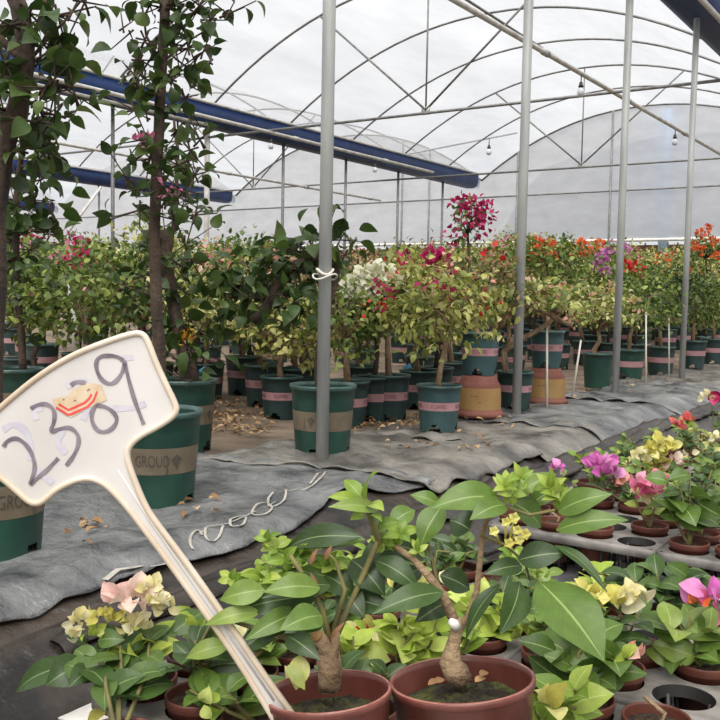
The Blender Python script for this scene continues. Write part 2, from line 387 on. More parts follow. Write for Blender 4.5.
# neighbouring tunnel seen through the end wall
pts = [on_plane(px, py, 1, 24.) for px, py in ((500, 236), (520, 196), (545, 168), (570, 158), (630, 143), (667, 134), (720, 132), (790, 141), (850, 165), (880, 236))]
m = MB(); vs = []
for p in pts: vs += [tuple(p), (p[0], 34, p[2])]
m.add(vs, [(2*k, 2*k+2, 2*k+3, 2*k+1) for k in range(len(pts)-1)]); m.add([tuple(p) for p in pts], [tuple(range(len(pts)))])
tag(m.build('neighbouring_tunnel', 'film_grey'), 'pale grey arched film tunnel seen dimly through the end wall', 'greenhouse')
m = MB(); p = on_plane(668, 140, 1, 20.2); m.box((p[0], 20.15, 2.4), (.17, .17, 4.8)); 
tag(m.build('downpipe', 'blue_pale'), 'pale blue upright downpipe standing behind the end wall film', 'pipe')

# posts
ORD = ['first', 'second', 'third', 'fourth', 'fifth', 'sixth', 'seventh', 'eighth', 'ninth', 'tenth', 'eleventh', 'twelfth', 'thirteenth', 'fourteenth', 'fifteenth', 'sixteenth', 'seventeenth', 'eighteenth', 'nineteenth', 'twentieth']
def post(x, y, r, lab, mt='steel', top=ZE+.02, bracket=True):
    t = thing('greenhouse_post', lab, 'post', (x, y, 0))
    m = MB(); m.tube([(0, 0, -.12), (0, 0, 1.6), (0, 0, top)], r, 16); m.build('pole', mt, t)
    if bracket:
        m = MB(); m.box((0, 0, top-.05), (.16, .1, .012)); m.tube([(0, 0, top-.14), (0, 0, top-.04)], r*1.25, 16); m.build('bracket', 'steel_backlit', t)
    return t
PY = [3.112, 5.06, 6.83, 8.67]
labs = ['thick grey steel post in front of the big tan-banded green pot', 'grey steel post in front of the bonsai with arched branches',
        'grey steel post beside the small dark green pot with round canopy', 'grey steel post farthest right, meeting the blue gutter in the top corner']
for y, l in zip(PY, labs): post(PX, y, .0275, l)
lp = []
for i, y in enumerate(YK[3:9]):
    lab = 'thin grey post under the long blue gutter, '+ORD[i]+' from the left of its row'
    post(LX, y, .026 if i != 1 else .042, lab if i != 1 else 'thicker pale post under the long blue gutter, right of the tall trunk', 'pipe' if i == 1 else 'steel_backlit', 3.3, False)
for i, y in enumerate((13.0, 14.9, 16.7, 18.6)):
    post(-17.8, y, .026, 'thin grey post under the far left short blue gutter, '+ORD[i]+' from the left', 'steel_backlit', 3.3, False)
# gable posts
for px, l in ((517, 'thin gable post on the end wall just left of the second post'), (610, 'thin gable post on the end wall just left of the third post'),
              (429, 'thin gable post on the end wall left of the gutter end'), (402, 'pale slender gable post on the end wall under the middle gutter')):
    p = on_plane(px, 200, 1, YE-.06); zt = 3.3
    for a, b in bays:
        if a <= p[0] <= b: zt = ZE+RISE*(1-abs(2*(p[0]-a)/(b-a)-1)**2.1)
    post(p[0], YE-.06, .024, l, 'steel_backlit', zt, False)
# hoops
for i, y in enumerate(YK[3:]+[YE-.02]):
    for j, (a, b) in enumerate(bays[2:4]):
        if j == 0 and i < 2: continue
        m = MB(); m.tube([(x, y, z) for x, z in arch(a, b, 28)], .017, 8)
        where = 'over the middle bay' if j else 'over the left bay'
        o = m.build('roof_hoop', 'steel_backlit')
        tag(o, 'thin arched steel roof hoop '+where+', '+ORD[7-i]+' from the end wall', 'roof hoop', 'roof hoops '+where)
# trusses
def truss(y, a, b, lab):
    c = (a+b)/2; zc = 3.1
    t = thing('roof_truss', lab, 'roof truss', (c, y, zc)); h = (b-a)/2
    m = MB(); m.tube([(-h, 0, .0), (h, 0, .0)], .019, 8); m.build('chord', 'steel_backlit', t)
    for s in (-1, 1):
        m = MB(); xx = 1.75; zz = ZE+RISE*(1-abs(xx/h)**2.1)-zc; m.tube([(0, 0, .04), (s*xx, 0, zz)], .015, 8); m.build('strut', 'steel_backlit', t)
    m = MB(); m.tube([(0, 0, 0), (0, 0, ZE+RISE-zc)], .012, 8); m.build('hanger_rod', 'steel_backlit', t)
    m = MB(); m.box((0, 0, .03), (.12, .02, .1)); m.build('gusset', 'steel', t)
truss(YK[4], LX, PX, 'nearer steel roof truss crossing the middle bay with a low V brace')
truss(YK[7], LX, PX, 'farther steel roof truss of the middle bay with V brace right of the second post')
truss(YK[4], -17.8, LX, 'steel roof truss crossing the left bay behind the tall trunks')
truss(YK[7], -17.8, LX, 'far steel roof truss of the left bay near the end wall')
# wall girts, braces, pipes
m = MB(); m.tube([(-33, YE-.05, 3.1), (PX+BAY, YE-.05, 3.1)], .02, 8); tag(m.build('wall_girt', 'steel_backlit'), 'horizontal steel rail running across the white end wall', 'rail')
def rod(a, b, r, name, lab, cat, mt='steel_backlit'):
    m = MB(); m.tube([a, b], r, 8); return tag(m.build(name, mt), lab, cat)
rod(on_plane(393, 157, 0, LX), on_plane(517, 133, 1, YE-.05), .018, 'roof_brace', 'thin diagonal brace from the blue gutter to the end wall arch', 'brace')
rod(on_plane(400, -43, 0, -6.2), on_plane(598, 84, 0, -6.2), .02, 'ridge_purlin', 'long steel ridge purlin sloping from top centre toward the end arch', 'purlin')
pl = [(-3.7, -1, 3.13), (-3.7, 19.6, 3.13)]
def pipeline(x, z, lab, ends):
    t = thing('sprinkler_pipe', lab, 'pipe', (x, 0, z))
    m = MB(); m.tube([(0, -1, 0), (0, ends, 0)], .026, 10); m.build('main_pipe', 'pipe', t)
    for y in np.arange(1, ends, 2.5):
        m = MB(); m.tube([(0, y, 0), (0, y+.12, 0)], .034, 10); m.build('coupling', 'steel', t)
    return t
pipeline(-3.7, 3.11, 'thick pale sprinkler pipe slanting from top centre to the right edge', 19.6)
pipeline(-8.75, 3.06, 'thin sprinkler pipe running under the long blue gutter', 15.2)
pipeline(-12.4, 3.06, 'sprinkler pipe in the left bay behind the tall trunks', 19.0)
def sprinkler(p, lab, drop=.12):
    t = thing('hanging_sprinkler', lab, 'sprinkler', p, 0, 'sprinklers hanging from the overhead pipes')
    m = MB(); m.tube([(0, 0, 0), (0, 0, drop)], .006, 6); m.build('drop_tube', 'black', t)
    m = MB(); m.lathe([(.001, .02), (.016, .02), (.022, -.01), (.03, -.03), (.012, -.035)], 12); m.build('nozzle_body', 'black', t)
    m = MB(); m.lathe([(.012, -.03), (.034, -.06), (.04, -.095), (.026, -.125), (.001, -.13)], 12); m.build('bulb', 'glass', t)
for px, x, z, lab in ((581, -3.7, 3.0, 'bulb shaped sprinkler hanging from the thick pale pipe left of third post'), (675, -3.7, 3.0, 'bulb shaped sprinkler hanging from the thick pale pipe right of third post'),
        (271, -8.75, 2.95, 'small sprinkler hanging under the blue gutter left of the thick post'), (375, -8.75, 2.95, 'small sprinkler at the pipe end right of the thick post'),
        (115, -12.4, 2.95, 'small sprinkler hanging left of the tall central trunk'), (489, -6.2, 2.95, 'small sprinkler near the end wall above the magenta blooms')):
    lo, hi = 2., 19.5
    f = lambda y: 360+F*((np.array([x, y, z])-CP)@_r)/depth((x, y, z))
    for _ in range(50):
        mid = (lo+hi)/2
        if f(mid) < px: lo = mid
        else: hi = mid
    sprinkler((x, lo, z), lab)
rod(on_plane(101, 187, 0, -14.5), on_plane(62, 240, 0, -14.5), .03, 'diagonal_brace', 'pale diagonal brace on the far left beside the left trunk', 'brace', 'pipe')
# gutters of blue sheet
def gutter(x, y0, y1, lab):
    t = thing('roof_gutter', lab, 'gutter', (x, 0, 3.3))
    prof = [(.2, .27), (.2, .12), (.17, .0), (.08, -.04), (-.08, -.04), (-.17, .0), (-.2, .12), (-.2, .37)]
    m = MB(); vs = []
    for (a, z) in prof: vs += [(a, y0, z), (a, y1, z)]
    m.add(vs, [(2*k, 2*k+1, 2*k+3, 2*k+2) for k in range(len(prof)-1)])
    o = m.build('blue_sheet', 'blue', t); md = o.modifiers.new('t', 'SOLIDIFY'); md.thickness = .006
    m = MB(); m.tube([(.22, y0, .27), (.22, y1, .27)], .022, 8); m.build('edge_pipe', 'pipe', t)
    m = MB(); m.tube([(.17, y0, -.05), (.17, y1-8.8, -.05)], .024, 8); m.build('lower_pipe', 'pipe', t)
    m = MB()
    for y in YK:
        if y0 < y < y1: m.tube([(.2, y, .24), (.15, y, .06), (0, y, -.03), (-.15, y, .06), (-.2, y, .24)], .012, 6)
    m.build('cradles', 'steel_backlit', t)
    m = MB(); vs = []
    for (a, z) in prof: vs += [(a*.9, y1, z*.8), (a*.7, y1+.2, z*.6-.02)]
    m.add(vs, [(2*k, 2*k+1, 2*k+3, 2*k+2) for k in range(len(prof)-1)]); m.build('end_spout', 'film_grey', t)
gutter(LX, -1, 19.2, 'long blue gutter slanting across the upper left to the middle')
gutter(PX, -1, 19.2, 'blue gutter crossing the top right corner')
gutter(-17.8, 6, 19.4, 'shorter blue gutter lower down behind the tall left trunks')
gutter(-25.55, 8, 19.4, 'farthest short blue gutter end at the left edge')

# ------------------------------------------------------------------ sheets on the bed
def bed_sheet(y0, y1, back, lab, mt='sheet', skew=.25, front=0, seed=0):
    ny = int((y1-y0)/.022); nx = 48; b = MB(); vs = []
    for i in range(nx+1):
        t = i/nx
        for j in range(ny+1):
            s = j/ny
            xb = back+.12*noise.noise((s*3, seed, 1)); xf = EDGE+front+.02+.09*noise.noise((s*4.2, seed, 2))
            x = xb+(xf-xb)*t
            y = y0+(y1-y0)*s+skew*(t-.5)+.05*noise.noise((t*3, seed+(0 if s < .5 else 7), 4))
            z = sheet_z(x, y)+.004*seed % .012
            ed = min(s, 1-s)*(y1-y0)
            z += .025*max(0, 1-ed/.06)*abs(noise.noise((x*6, seed, 6)))*2     # lifted edges
            if t > .93: z += .02*noise.noise((y*5, seed, 8))
            vs.append((x, y, z))
    b.add(vs, [(i*(ny+1)+j, (i+1)*(ny+1)+j, (i+1)*(ny+1)+j+1, i*(ny+1)+j+1) for i in range(nx) for j in range(ny)])
    o = b.build('plastic_sheet', mt); md = o.modifiers.new('thick', 'SOLIDIFY'); md.thickness = .005; md.offset = 1
    return tag(o, lab, 'plastic sheet', 'black plastic sheets on the bed')
bed_sheet(.2, 2.95, -2.75, 'wrinkled black plastic sheet with chalky scribble at lower left of the bed', 'sheet', .3, -.05, 1)
bed_sheet(2.9, 3.95, -2.7, 'dusty black plastic sheet below the thick post', 'sheet_dusty', .25, .0, 2)
bed_sheet(3.9, 4.75, -2.6, 'dusty black plastic sheet in front of the inverted terracotta pots', 'sheet_dusty', .35, .06, 3)
bed_sheet(4.7, 6.3, -2.55, 'smooth grey black plastic sheet in front of the second post', 'sheet', .3, .08, 4)
bed_sheet(6.2, 7.8, -2.5, 'grey plastic sheet with a curled edge near the third post', 'sheet', .3, .06, 5)
bed_sheet(7.7, 11.5, -2.6, 'farthest grey plastic sheet at the right edge of the bed', 'sheet_dusty', .3, .02, 6)
# curled flap
m = MB(); vs = []; P0 = G(618, 377, .03)
for i in range(15):
    a = i/14
    for j in range(7):
        q = j/6; th = q*2.6
        vs.append((P0[0]+.15*a*.4+.08*math.sin(th)*.6, P0[1]-.55+.85*a, .0+.05+.06*math.sin(th)*(.6+.4*math.sin(a*7))-.02*q))
m.add(vs, [(i*7+j, (i+1)*7+j, (i+1)*7+j+1, i*7+j+1) for i in range(14) for j in range(6)])
o = m.build('sheet_fold', 'sheet_dark'); md = o.modifiers.new('t', 'SOLIDIFY'); md.thickness = .004
tag(o, 'curled up black fold of plastic sheet right of the third post', 'plastic sheet')
# long crumpled fold of film along the gully
def fold(x0, y0, y1, r, lab, seed):
    m = MB(); n = int((y1-y0)/.05); vs = []
    for i in range(n+1):
        y = y0+(y1-y0)*i/n; xc = x0+.05*noise.noise((y*.9, seed, 0))
        for k in range(9):
            a = PI*k/8; rr = r*(.7+.6*abs(noise.noise((y*2.4, k*.7, seed)))); x = xc-math.cos(a)*rr*1.5; vs.append((x, y, lin_z(xc, y)-.01+math.sin(a)*rr))
    m.add(vs, [(i*9+k, i*9+k+1, (i+1)*9+k+1, (i+1)*9+k) for i in range(n) for k in range(8)])
    tag(m.build('sheet_fold', 'sheet_dark'), lab, 'plastic sheet')
fold(-1.57, 1.2, 10, .034, 'long crumpled black fold running along the foot of the bed', 3)
fold(-1.32, 2.6, 8.5, .026, 'black fold of film along the gully beside the seedling trays', 8)
# chalky scribble on the sheet
def on_sheet(px, py, lift=.007):
    p = G(px, py, .025)
    return np.array([p[0], p[1], sheet_z(p[0], p[1])+lift+.008])
m = MB()
def stroke(pp, w=.006):
    P = [on_sheet(*q) for q in pp]; vs = []
    for i, p in enumerate(P):
        t = P[min(i+1, len(P)-1)]-P[max(i-1, 0)]; t[2] = 0; n = np.array([-t[1], t[0], 0]); n /= np.linalg.norm(n)+1e-9
        vs += [p-n*w, p+n*w]
    m.add(vs, [(2*i, 2*i+1, 2*i+3, 2*i+2) for i in range(len(P)-1)])
for cx, cy, rx, ry, a0, a1 in ((196, 533, 6, 4, .3, 4.5), (214, 526, 9, 4.5, 2.8, 6.8), (238, 518, 8, 4.5, .4, 6.5), (262, 507, 10, 5, .9, 7.2), (277, 498, 9, 4, 1.2, 6.9), (296, 489, 7, 3.5, .3, 5.1)):
    stroke([(cx+rx*math.cos(a), cy-ry*math.sin(a)-.5*rx*math.cos(a)*.6) for a in np.linspace(a0, a1, 22)], .004)
stroke([(200, 530), (208, 525), (228, 521), (246, 513), (256, 508)], .003); stroke([(268, 503), (290, 491), (300, 489)], .003)
stroke([(300, 489), (312, 482), (322, 475), (326, 470), (318, 473), (310, 480)], .004)
stroke([(105, 566), (118, 560), (132, 557), (142, 553)], .009); stroke([(150, 552), (165, 549), (176, 544)], .008)
tag(m.build('chalk_scribble', 'chalk'), 'looping chalky white scribble on the black sheet below the thick post', 'scribble')
# fallen dry leaves
def litter(boxes, lab, n):
    mb = MB(); P = []
    for px0, px1, py0, py1, w in boxes:
        for _ in range(int(n*w)):
            q = G(random.uniform(px0, px1), random.uniform(py0, py1), .02); P.append((q[0], q[1], (sheet_z(q[0], q[1]) if q[0] > -2.6 else ground_z(q[0], q[1]))+random.uniform(.016, .03)))
    k = len(P); a = RNG.uniform(0, 2*PI, k)
    leaves(mb, P, np.stack([np.cos(a), np.sin(a), RNG.uniform(-.2, .3, k)], 1), np.stack([RNG.normal(0, .3, k), RNG.normal(0, .3, k), np.ones(k)], 1), RNG.uniform(.025, .05, k), RNG.uniform(.015, .028, k), RNG.uniform(0, 1, k), .5, .2)
    return tag(mb.build('dry_leaves', 'dry'), lab, 'dry leaves', None, 'stuff')
litter([(210, 270, 396, 432, 1), (210, 240, 405, 428, .5)], 'heap of fallen tan leaves on the soil left of the big tan-banded pot', 150)
litter([(345, 520, 418, 450, .5), (350, 420, 412, 425, .6), (60, 120, 520, 545, .12), (180, 215, 500, 515, .08), (560, 680, 375, 400, .3)], 'scattered dry leaves lying on the black bed sheets', 90)
# ------------------------------------------------------------------ pots
def pot_profile(R, h, rb): return lambda z: rb+(R*.955-rb)*min(1, max(0, z/(h*.93)))
def green_pot(t, R=.145, h=.33, band='tan', text=None, mt='potgreen', z0=0, face=None, rimm='rim', soil='soil', notch=True, emblem=False):
    rb = R*.8; rf = pot_profile(R, h, rb); seg = 40
    pm = MB(); nb = h*.16
    prof = [(rf(0), 0), (rf(nb*.6), nb*.6), (rf(nb), nb), (rf(h*.5), h*.5), (rf(h*.8), h*.8), (rf(h*.93), h*.93), (R*.985, h*.935), (R*1.0, h*.95)]
    pm.lathe(prof, seg, 0, skip=(lambda i, k: (i == 0 and k % 10 in (0, 1, 2, 3)) or (i == 1 and k % 10 in (1, 2))) if notch else None)
    pm.lathe([(R, h*.95), (R*1.02, h*.975), (R*1.005, h), (R*.95, h), (R*.93, h*.96)], seg, 1)
    pm.lathe([(R*.93, h*.96), (rf(h*.6)-.006, h*.6)], seg, 0)
    pm.lathe([(rf(nb)-.004, nb), (.001, nb)], seg, 2)
    o = pm.build('pot', [mt, rimm, 'black'], t); o.location = (0, 0, z0)
    if band:
        bm_ = MB(); za, zb = (h*.40, h*.66) if band == 'tan' else (h*.46, h*.64)
        bm_.lathe([(rf(za)+.001, za), (rf(zb)+.001, zb)], seg, 0)
        f = -PI/2 if face is None else face
        if text:
            size = (zb-za)*(.62 if band == 'tan' else .7)
            reps = 1 if band == 'tan' else 5
            for k in range(reps): wrap_text(bm_, text, size, f+k*2*PI/reps, (za+zb)/2, rf, 1)
        if emblem:        # small round plant emblem and a thin upright rule beside the word
            for q in (.60,):
                r0 = rf((za+zb)/2)+.0024; c = f+q; zz = (za+zb)/2
                for (dx, dz, s) in ((0, .012, .009), (-.010, .006, .008), (.010, .006, .008), (0, -.004, .010), (0, -.018, .004)):
                    bm_.add([(r0*math.cos(c+(dx+s*math.cos(a))/r0), r0*math.sin(c+(dx+s*math.cos(a))/r0), zz+dz+s*math.sin(a)) for a in np.linspace(0, 2*PI, 9)[:-1]], [tuple(range(8))], 1)
                c = f+.36
                bm_.add([(r0*math.cos(c+d/r0), r0*math.sin(c+d/r0), z) for d, z in ((-.0015, za), (.0015, za), (.0015, zb), (-.0015, zb))], [(0, 1, 2, 3)], 1)
        bm_.build('label_band', [band, 'print' if band == 'tan' else 'printp'], o)
    sm = MB(); sm.disc(R*.90, h*.86, 24, 0, bump=.012); so = sm.build('soil', soil, t); so.location = (0, 0, z0)
    return o
def face_cam(x, y, off=0): return math.atan2(0-y, 0-x)+off

def rand_dirs(n, up=.0):
    v = RNG.normal(0, 1, (n, 3)); v[:, 2] = v[:, 2]+up; return unit(v)
def crown_meshes(center, rad, nclu, nleaf, L, leafm, seed=None, blooms=(), top=(0, 0, .4), trunk_r=.014, hollow=.45, up=.35):
    """returns branches MB, foliage MB, list of (material, MB)"""
    c = np.array(center, float); R = np.array(rad, float)
    dirs = rand_dirs(nclu, .15); rr = RNG.uniform(hollow, 1, nclu)[:, None]; cl = c+dirs*R*rr
    br = MB()
    for p in cl[:min(nclu, 14)]:
        mid = (np.array(top)*.45+p*.55)+RNG.normal(0, .02, 3); br.tube([top, mid, p], [trunk_r*.6, trunk_r*.4, trunk_r*.15], 5)
    per = max(1, nleaf//nclu); n = per*nclu
    base = np.repeat(cl, per, 0)+RNG.normal(0, 1, (n, 3))*R*.2
    out = unit(base-c); dr = unit(out*.7+rand_dirs(n)*.9+np.array([0, 0, -.1]))
    nr = unit(np.array([0, 0, 1.])*.9+out*.4+RNG.normal(0, .45, (n, 3)))
    LL = L*RNG.uniform(.65, 1.25, n)
    ti = np.clip(np.repeat(RNG.uniform(.15, .75, nclu), per)+RNG.normal(0, .26, n), 0, 1)
    fo = MB(); leaves(fo, base, dr, nr, LL, LL*RNG.uniform(.5, .7, n), ti)
    bl = []
    for bm, k, nb, Lb, where in blooms:
        q = MB()
        for _ in range(k):
            d = unit(RNG.normal(0, 1, 3)+np.array([0, 0, .55]) + (np.array(where) if where is not None else 0)); p = c+d*R*RNG.uniform(.85, 1.08)
            b = p+RNG.normal(0, 1, (nb, 3))*Lb*.75; o = unit(b-p+1e-4)
            leaves(q, b, unit(o+rand_dirs(nb)*.5), unit(rand_dirs(nb)+o*.5+np.array([0, 0, .3])), Lb*RNG.uniform(.8, 1.2, nb), Lb*RNG.uniform(.65, .9, nb), RNG.uniform(0, 1, nb), .3, .1)
        bl.append((bm, q))
    return br, fo, bl
KIND = {   # foliage material, blossom material, clusters, bracts per cluster
    'pink': ('l_mid', 'b_pink', 5, 12), 'magenta': ('l_mid', 'b_magenta', 4, 14), 'orange': ('l_mid', 'b_orange', 7, 13), 'red': ('l_dark', 'b_red', 4, 13),
    'white': ('l_mid', 'b_white', 5, 13), 'purple': ('l_dark', 'b_purple', 6, 12), 'gold': ('l_mid', 'b_gold', 4, 10), 'blush': ('l_rose', 'b_blush', 8, 10),
    'pale': ('l_var', 'b_blush', 4, 8), 'yellowgreen': ('l_yel', None, 0, 0), 'green': ('l_dark', None, 0, 0), 'leafy': ('l_mid', None, 0, 0), 'bronze': ('l_rose', 'b_red', 2, 8)}
DESC = {'pink': 'pink blooms', 'magenta': 'magenta blooms', 'orange': 'orange blooms', 'red': 'red blooms', 'white': 'white bracts', 'purple': 'purple blooms', 'gold': 'golden yellow blooms',
        'blush': 'peach bracts and bronze leaves', 'pale': 'pale variegated leaves', 'yellowgreen': 'yellow-green leaves', 'green': 'dark green leaves', 'leafy': 'plain green leaves', 'bronze': 'bronze-tinged leaves'}
def assemble(t, potkw, trunk_pts, trunk_r, bark, crown, z0=0):
    pk = dict(R=.125, h=.26, band='pink', mt='potgreen2', text='FLOWERS'); pk.update(potkw)
    green_pot(t, z0=z0, **pk)
    m = MB(); n = len(trunk_pts); m.tube(trunk_pts, [trunk_r*(1.25-.6*i/(n-1)) for i in range(n)], 9)
    br, fo, bl = crown
    m.add(br.v, br.f); m.build('trunk', bark, t)
    return fo, bl
PROTO = {}
def filler(kind, var):
    """one finished plant of each kind and build, kept as a list of (name, mesh, parent index)"""
    leafm, bm, k, nb = KIND[kind]
    h = .26; ht = .84+.10*var
    t = thing('potted_bougainvillea', 'x', 'potted plant')
    top = (RNG.normal(0, .04), RNG.normal(0, .04), .55)
    R = (.36+.03*var, .36, .25+.04*var)
    cr = crown_meshes((top[0], top[1], ht-.1), R, 44, 1150, .05, leafm, blooms=[(bm, k+var, nb, .05, None)] if bm else [], top=top)
    fo, bl = assemble(t, dict(R=.125, h=h, text='FLOWERS' if var == 0 else None), [(0, 0, .2), (RNG.normal(0, .03), RNG.normal(0, .03), .38), top, (top[0], top[1], .75)], .018, 'bark' if var else 'barktan', cr)
    fo.build('foliage', leafm, t)
    for b, q in bl: q.build('blossoms', b, t)
    return t
def place(kind, var, x, y, rz, label, group, sc=1.0):
    key = (kind, var); first = key not in PROTO
    if first: PROTO[key] = filler(kind, var)
    src = PROTO[key]
    if first: r = src
    else:
        r = src.copy(); COL.objects.link(r)
        for ch in list(src.children):
            c = ch.copy(); COL.objects.link(c); c.parent = r
            for g2 in ch.children: d = g2.copy(); COL.objects.link(d); d.parent = c
    r.location = (x, y, ground_z(x, y)); r.rotation_euler = (0, 0, rz); r.scale = (sc, sc, sc); r['label'] = label; r['group'] = group; return r
def pix(p):
    d = np.array(p)-CP; z = d@_f; return 360+F*(d@_r)/z, 360-F*(d@_u)/z, z

# ------------------------------------------------------------------ hand-placed plants and pots of the bed
def gp(px, py, R, z=0):          # centre of a pot whose front foot is seen at (px,py)
    p = G(px, py, z); d = p-CP; d[2] = 0; d /= np.linalg.norm(d); return p+d*R*.8
def plant(px, py, label, R=.125, h=.26, pk=None, kind='leafy', crown_px=None, crad=(.35, .35, .3), nclu=30, nleaf=600, L=.07, blooms=None, trunk_r=.016, bark='barktan', base=None, z0=0, path=None, leafm=None, bend=None, name='potted_bougainvillea', hollow=.45):
    c = gp(px, py, R) if base is None else np.array(base); c = np.array([c[0], c[1], base[2] if base is not None else sheet_z(c[0], c[1])+.006 if c[0] > -2.6 else ground_z(c[0], c[1])])
    t = thing(name, label, 'potted plant', c)
    lm, bm, k, nb = KIND[kind]; lm = leafm or lm
    dep = depth(c+np.array([0, 0, .5]))
    cc = (D(crown_px[0], crown_px[1], dep+(crown_px[2] if len(crown_px) > 2 else 0))-c) if crown_px is not None else np.array([0, 0, h+.55])
    top = np.array([cc[0]*.7, cc[1]*.7, max(h+.08, cc[2]-crad[2]*.55)])
    kw = dict(R=R, h=h, face=face_cam(c[0], c[1])); kw.update(pk or {})
    if path: tr = [D(a, b, dep+(e[0] if e else 0))-c for a, b, *e in path]; top = tr[-1]
    else: tr = [np.array([0, 0, h*.8]), top*.5+np.array([random.uniform(-.03, .03), random.uniform(-.03, .03), h*.4]), top]
    cr = crown_meshes(cc, crad, nclu, nleaf, L, lm, blooms=blooms if blooms is not None else ([(bm, k, nb, .05, None)] if bm else []), top=top, trunk_r=trunk_r, hollow=hollow)
    fo, bl = assemble(t, kw, tr, trunk_r, bark, cr); fo.build('foliage', lm, t)
    for b, q in bl: q.build('blossoms', b, t)
    return t, c
# big tan-banded pot behind the thick post, trunk tied to the post
BIG = np.array([-2.408, 3.258, -.012]); dB = depth(BIG+np.array([0, 0, .4]))
t = thing('potted_bougainvillea', 'large green pot with tan band behind the thick post, its dark trunk tied up', 'potted plant', BIG)
green_pot(t, .147, .325, 'tan', None, 'potgreen', face=face_cam(*BIG[:2], -1.0), emblem=True)
def trunk_mesh(c, paths, rads, bark, t, seg=10):
    m = MB()
    for pth, (ra, rb_) in zip(paths, rads):
        P = [D(a, b, e)-c for a, b, e in pth]; n = len(P)
        Q = []
        for i in range(n-1):
            for s in (0, .5): Q.append(P[i]*(1-s)+P[i+1]*s+(RNG.normal(0, ra*.18, 3) if s else 0))
        Q.append(P[-1]); k = len(Q); m.tube(Q, [ra+(rb_-ra)*i/(k-1) for i in range(k)], seg)
    return m.build('trunk', bark, t)
trunk_mesh(BIG, [[(318, 400, dB), (318, 360, dB), (324, 315, dB+.02), (334, 285, dB+.03), (337, 258, dB), (325, 257, dB-.02), (314, 257, dB-.02), (298, 264, dB), (285, 272, dB), (272, 296, dB), (262, 312, dB), (252, 320, dB)]], [(.018, .026)], 'bark', t)
def clusters(c, spots, leafm, t, L=.075, name='foliage', n=10, spread=.06, twigs=True, hang=.15, tint=(.1, .8)):
    fo = MB(); tw = MB(); k0 = 0
    for s in spots:
        px, py, dep = s[:3]; k = s[3] if len(s) > 3 else n; p = D(px, py, dep)-c; sp = s[4] if len(s) > 4 else spread
        b = p+RNG.normal(0, 1, (k, 3))*sp; o = unit(b-p)
        dr = unit(o*.6+rand_dirs(k)*.7+np.array([0, 0, -hang]))
        nr = unit(rand_dirs(k)*.7+np.array([0, 0, .8])+o*.3); LL = L*RNG.uniform(.6, 1.3, k)
        round_leaves(fo, b, dr, nr, LL, LL*RNG.uniform(.6, .86, k), RNG.uniform(*tint, k), .25, .2)
        if twigs:
            for i in range(min(k, 4)): tw.tube([p-o[i]*sp*.8, p, b[i]], [.004, .003, .002], 5)
    fo.build(name, leafm, t)
    if twigs: tw.build('twigs', 'bark', t)
clusters(BIG, [(325, 236, dB, 12), (312, 246, dB, 12), (340, 240, dB, 8), (300, 252, dB, 14), (285, 250, dB, 12), (270, 262, dB, 12), (255, 270, dB+.1, 12), (242, 285, dB+.1, 12), (232, 298, dB+.1, 10), (265, 285, dB, 12), (280, 295, dB-.05, 14), (290, 305, dB-.05, 8), (262, 300, dB, 10), (250, 300, dB, 10), (308, 270, dB-.05, 8), (310, 292, dB, 8), (283, 322, dB-.05, 3), (240, 310, dB+.1, 10), (232, 275, dB+.1, 8), (300, 285, dB, 8), (345, 255, dB+.05, 6), (222, 292, dB+.1, 6)], 'l_dark', t, .085, n=10, spread=.05)
m = MB(); pc = D(325, 272, depth((PX, 3.112, .8))) - BIG
m.tube([pc+np.array([.034*math.cos(a), .034*math.sin(a), .012*math.sin(2*a)]) for a in np.linspace(0, 2*PI, 16)], .006, 6)
m.tube([pc+np.array([.034*math.cos(a)*1.5, .034*math.sin(a)*1.5, -.02+.012*math.cos(2*a)]) for a in np.linspace(0, 2*PI, 16)], .004, 6)
o = m.build('tie', 'string', t); o['label'] = 'white cord tie round the post'

# corner pot with the thick leaning trunk (left edge)
def tall(pxb, pyb, R, h, label, paths, rads, spots, leafm, L, band='tan', text=None, mt='potgreen', bark='bark', off=0, n=8, emblem=False, blossoms=None, spread=.06):
    c = gp(pxb, pyb, R); c[2] = -.014; t = thing('potted_tree', label, 'potted tree', c)
    green_pot(t, R, h, band, text, mt, face=face_cam(c[0], c[1], off), emblem=emblem)
    dep = depth(c+np.array([0, 0, .7]))
    trunk_mesh(c, [[(a, b, dep+(e[0] if e else 0)) for a, b, *e in pth] for pth in paths], rads, bark, t)
    clusters(c, [(s[0], s[1], dep+(s[2] if len(s) > 2 else random.uniform(-.08, .08)), s[3] if len(s) > 3 else n, s[4] if len(s) > 4 else spread) for s in spots], leafm, t, L, n=n)
    if blossoms:
        q = MB()
        for px, py, mm in blossoms:
            p = D(px, py, dep-.05)-c; b = p+RNG.normal(0, 1, (8, 3))*.015
            leaves(q, b, rand_dirs(8), rand_dirs(8), [.026]*8, [.02]*8, RNG.uniform(0, 1, 8))
        q.build('blossoms', blossoms[0][2], t)
    return t, c, dep
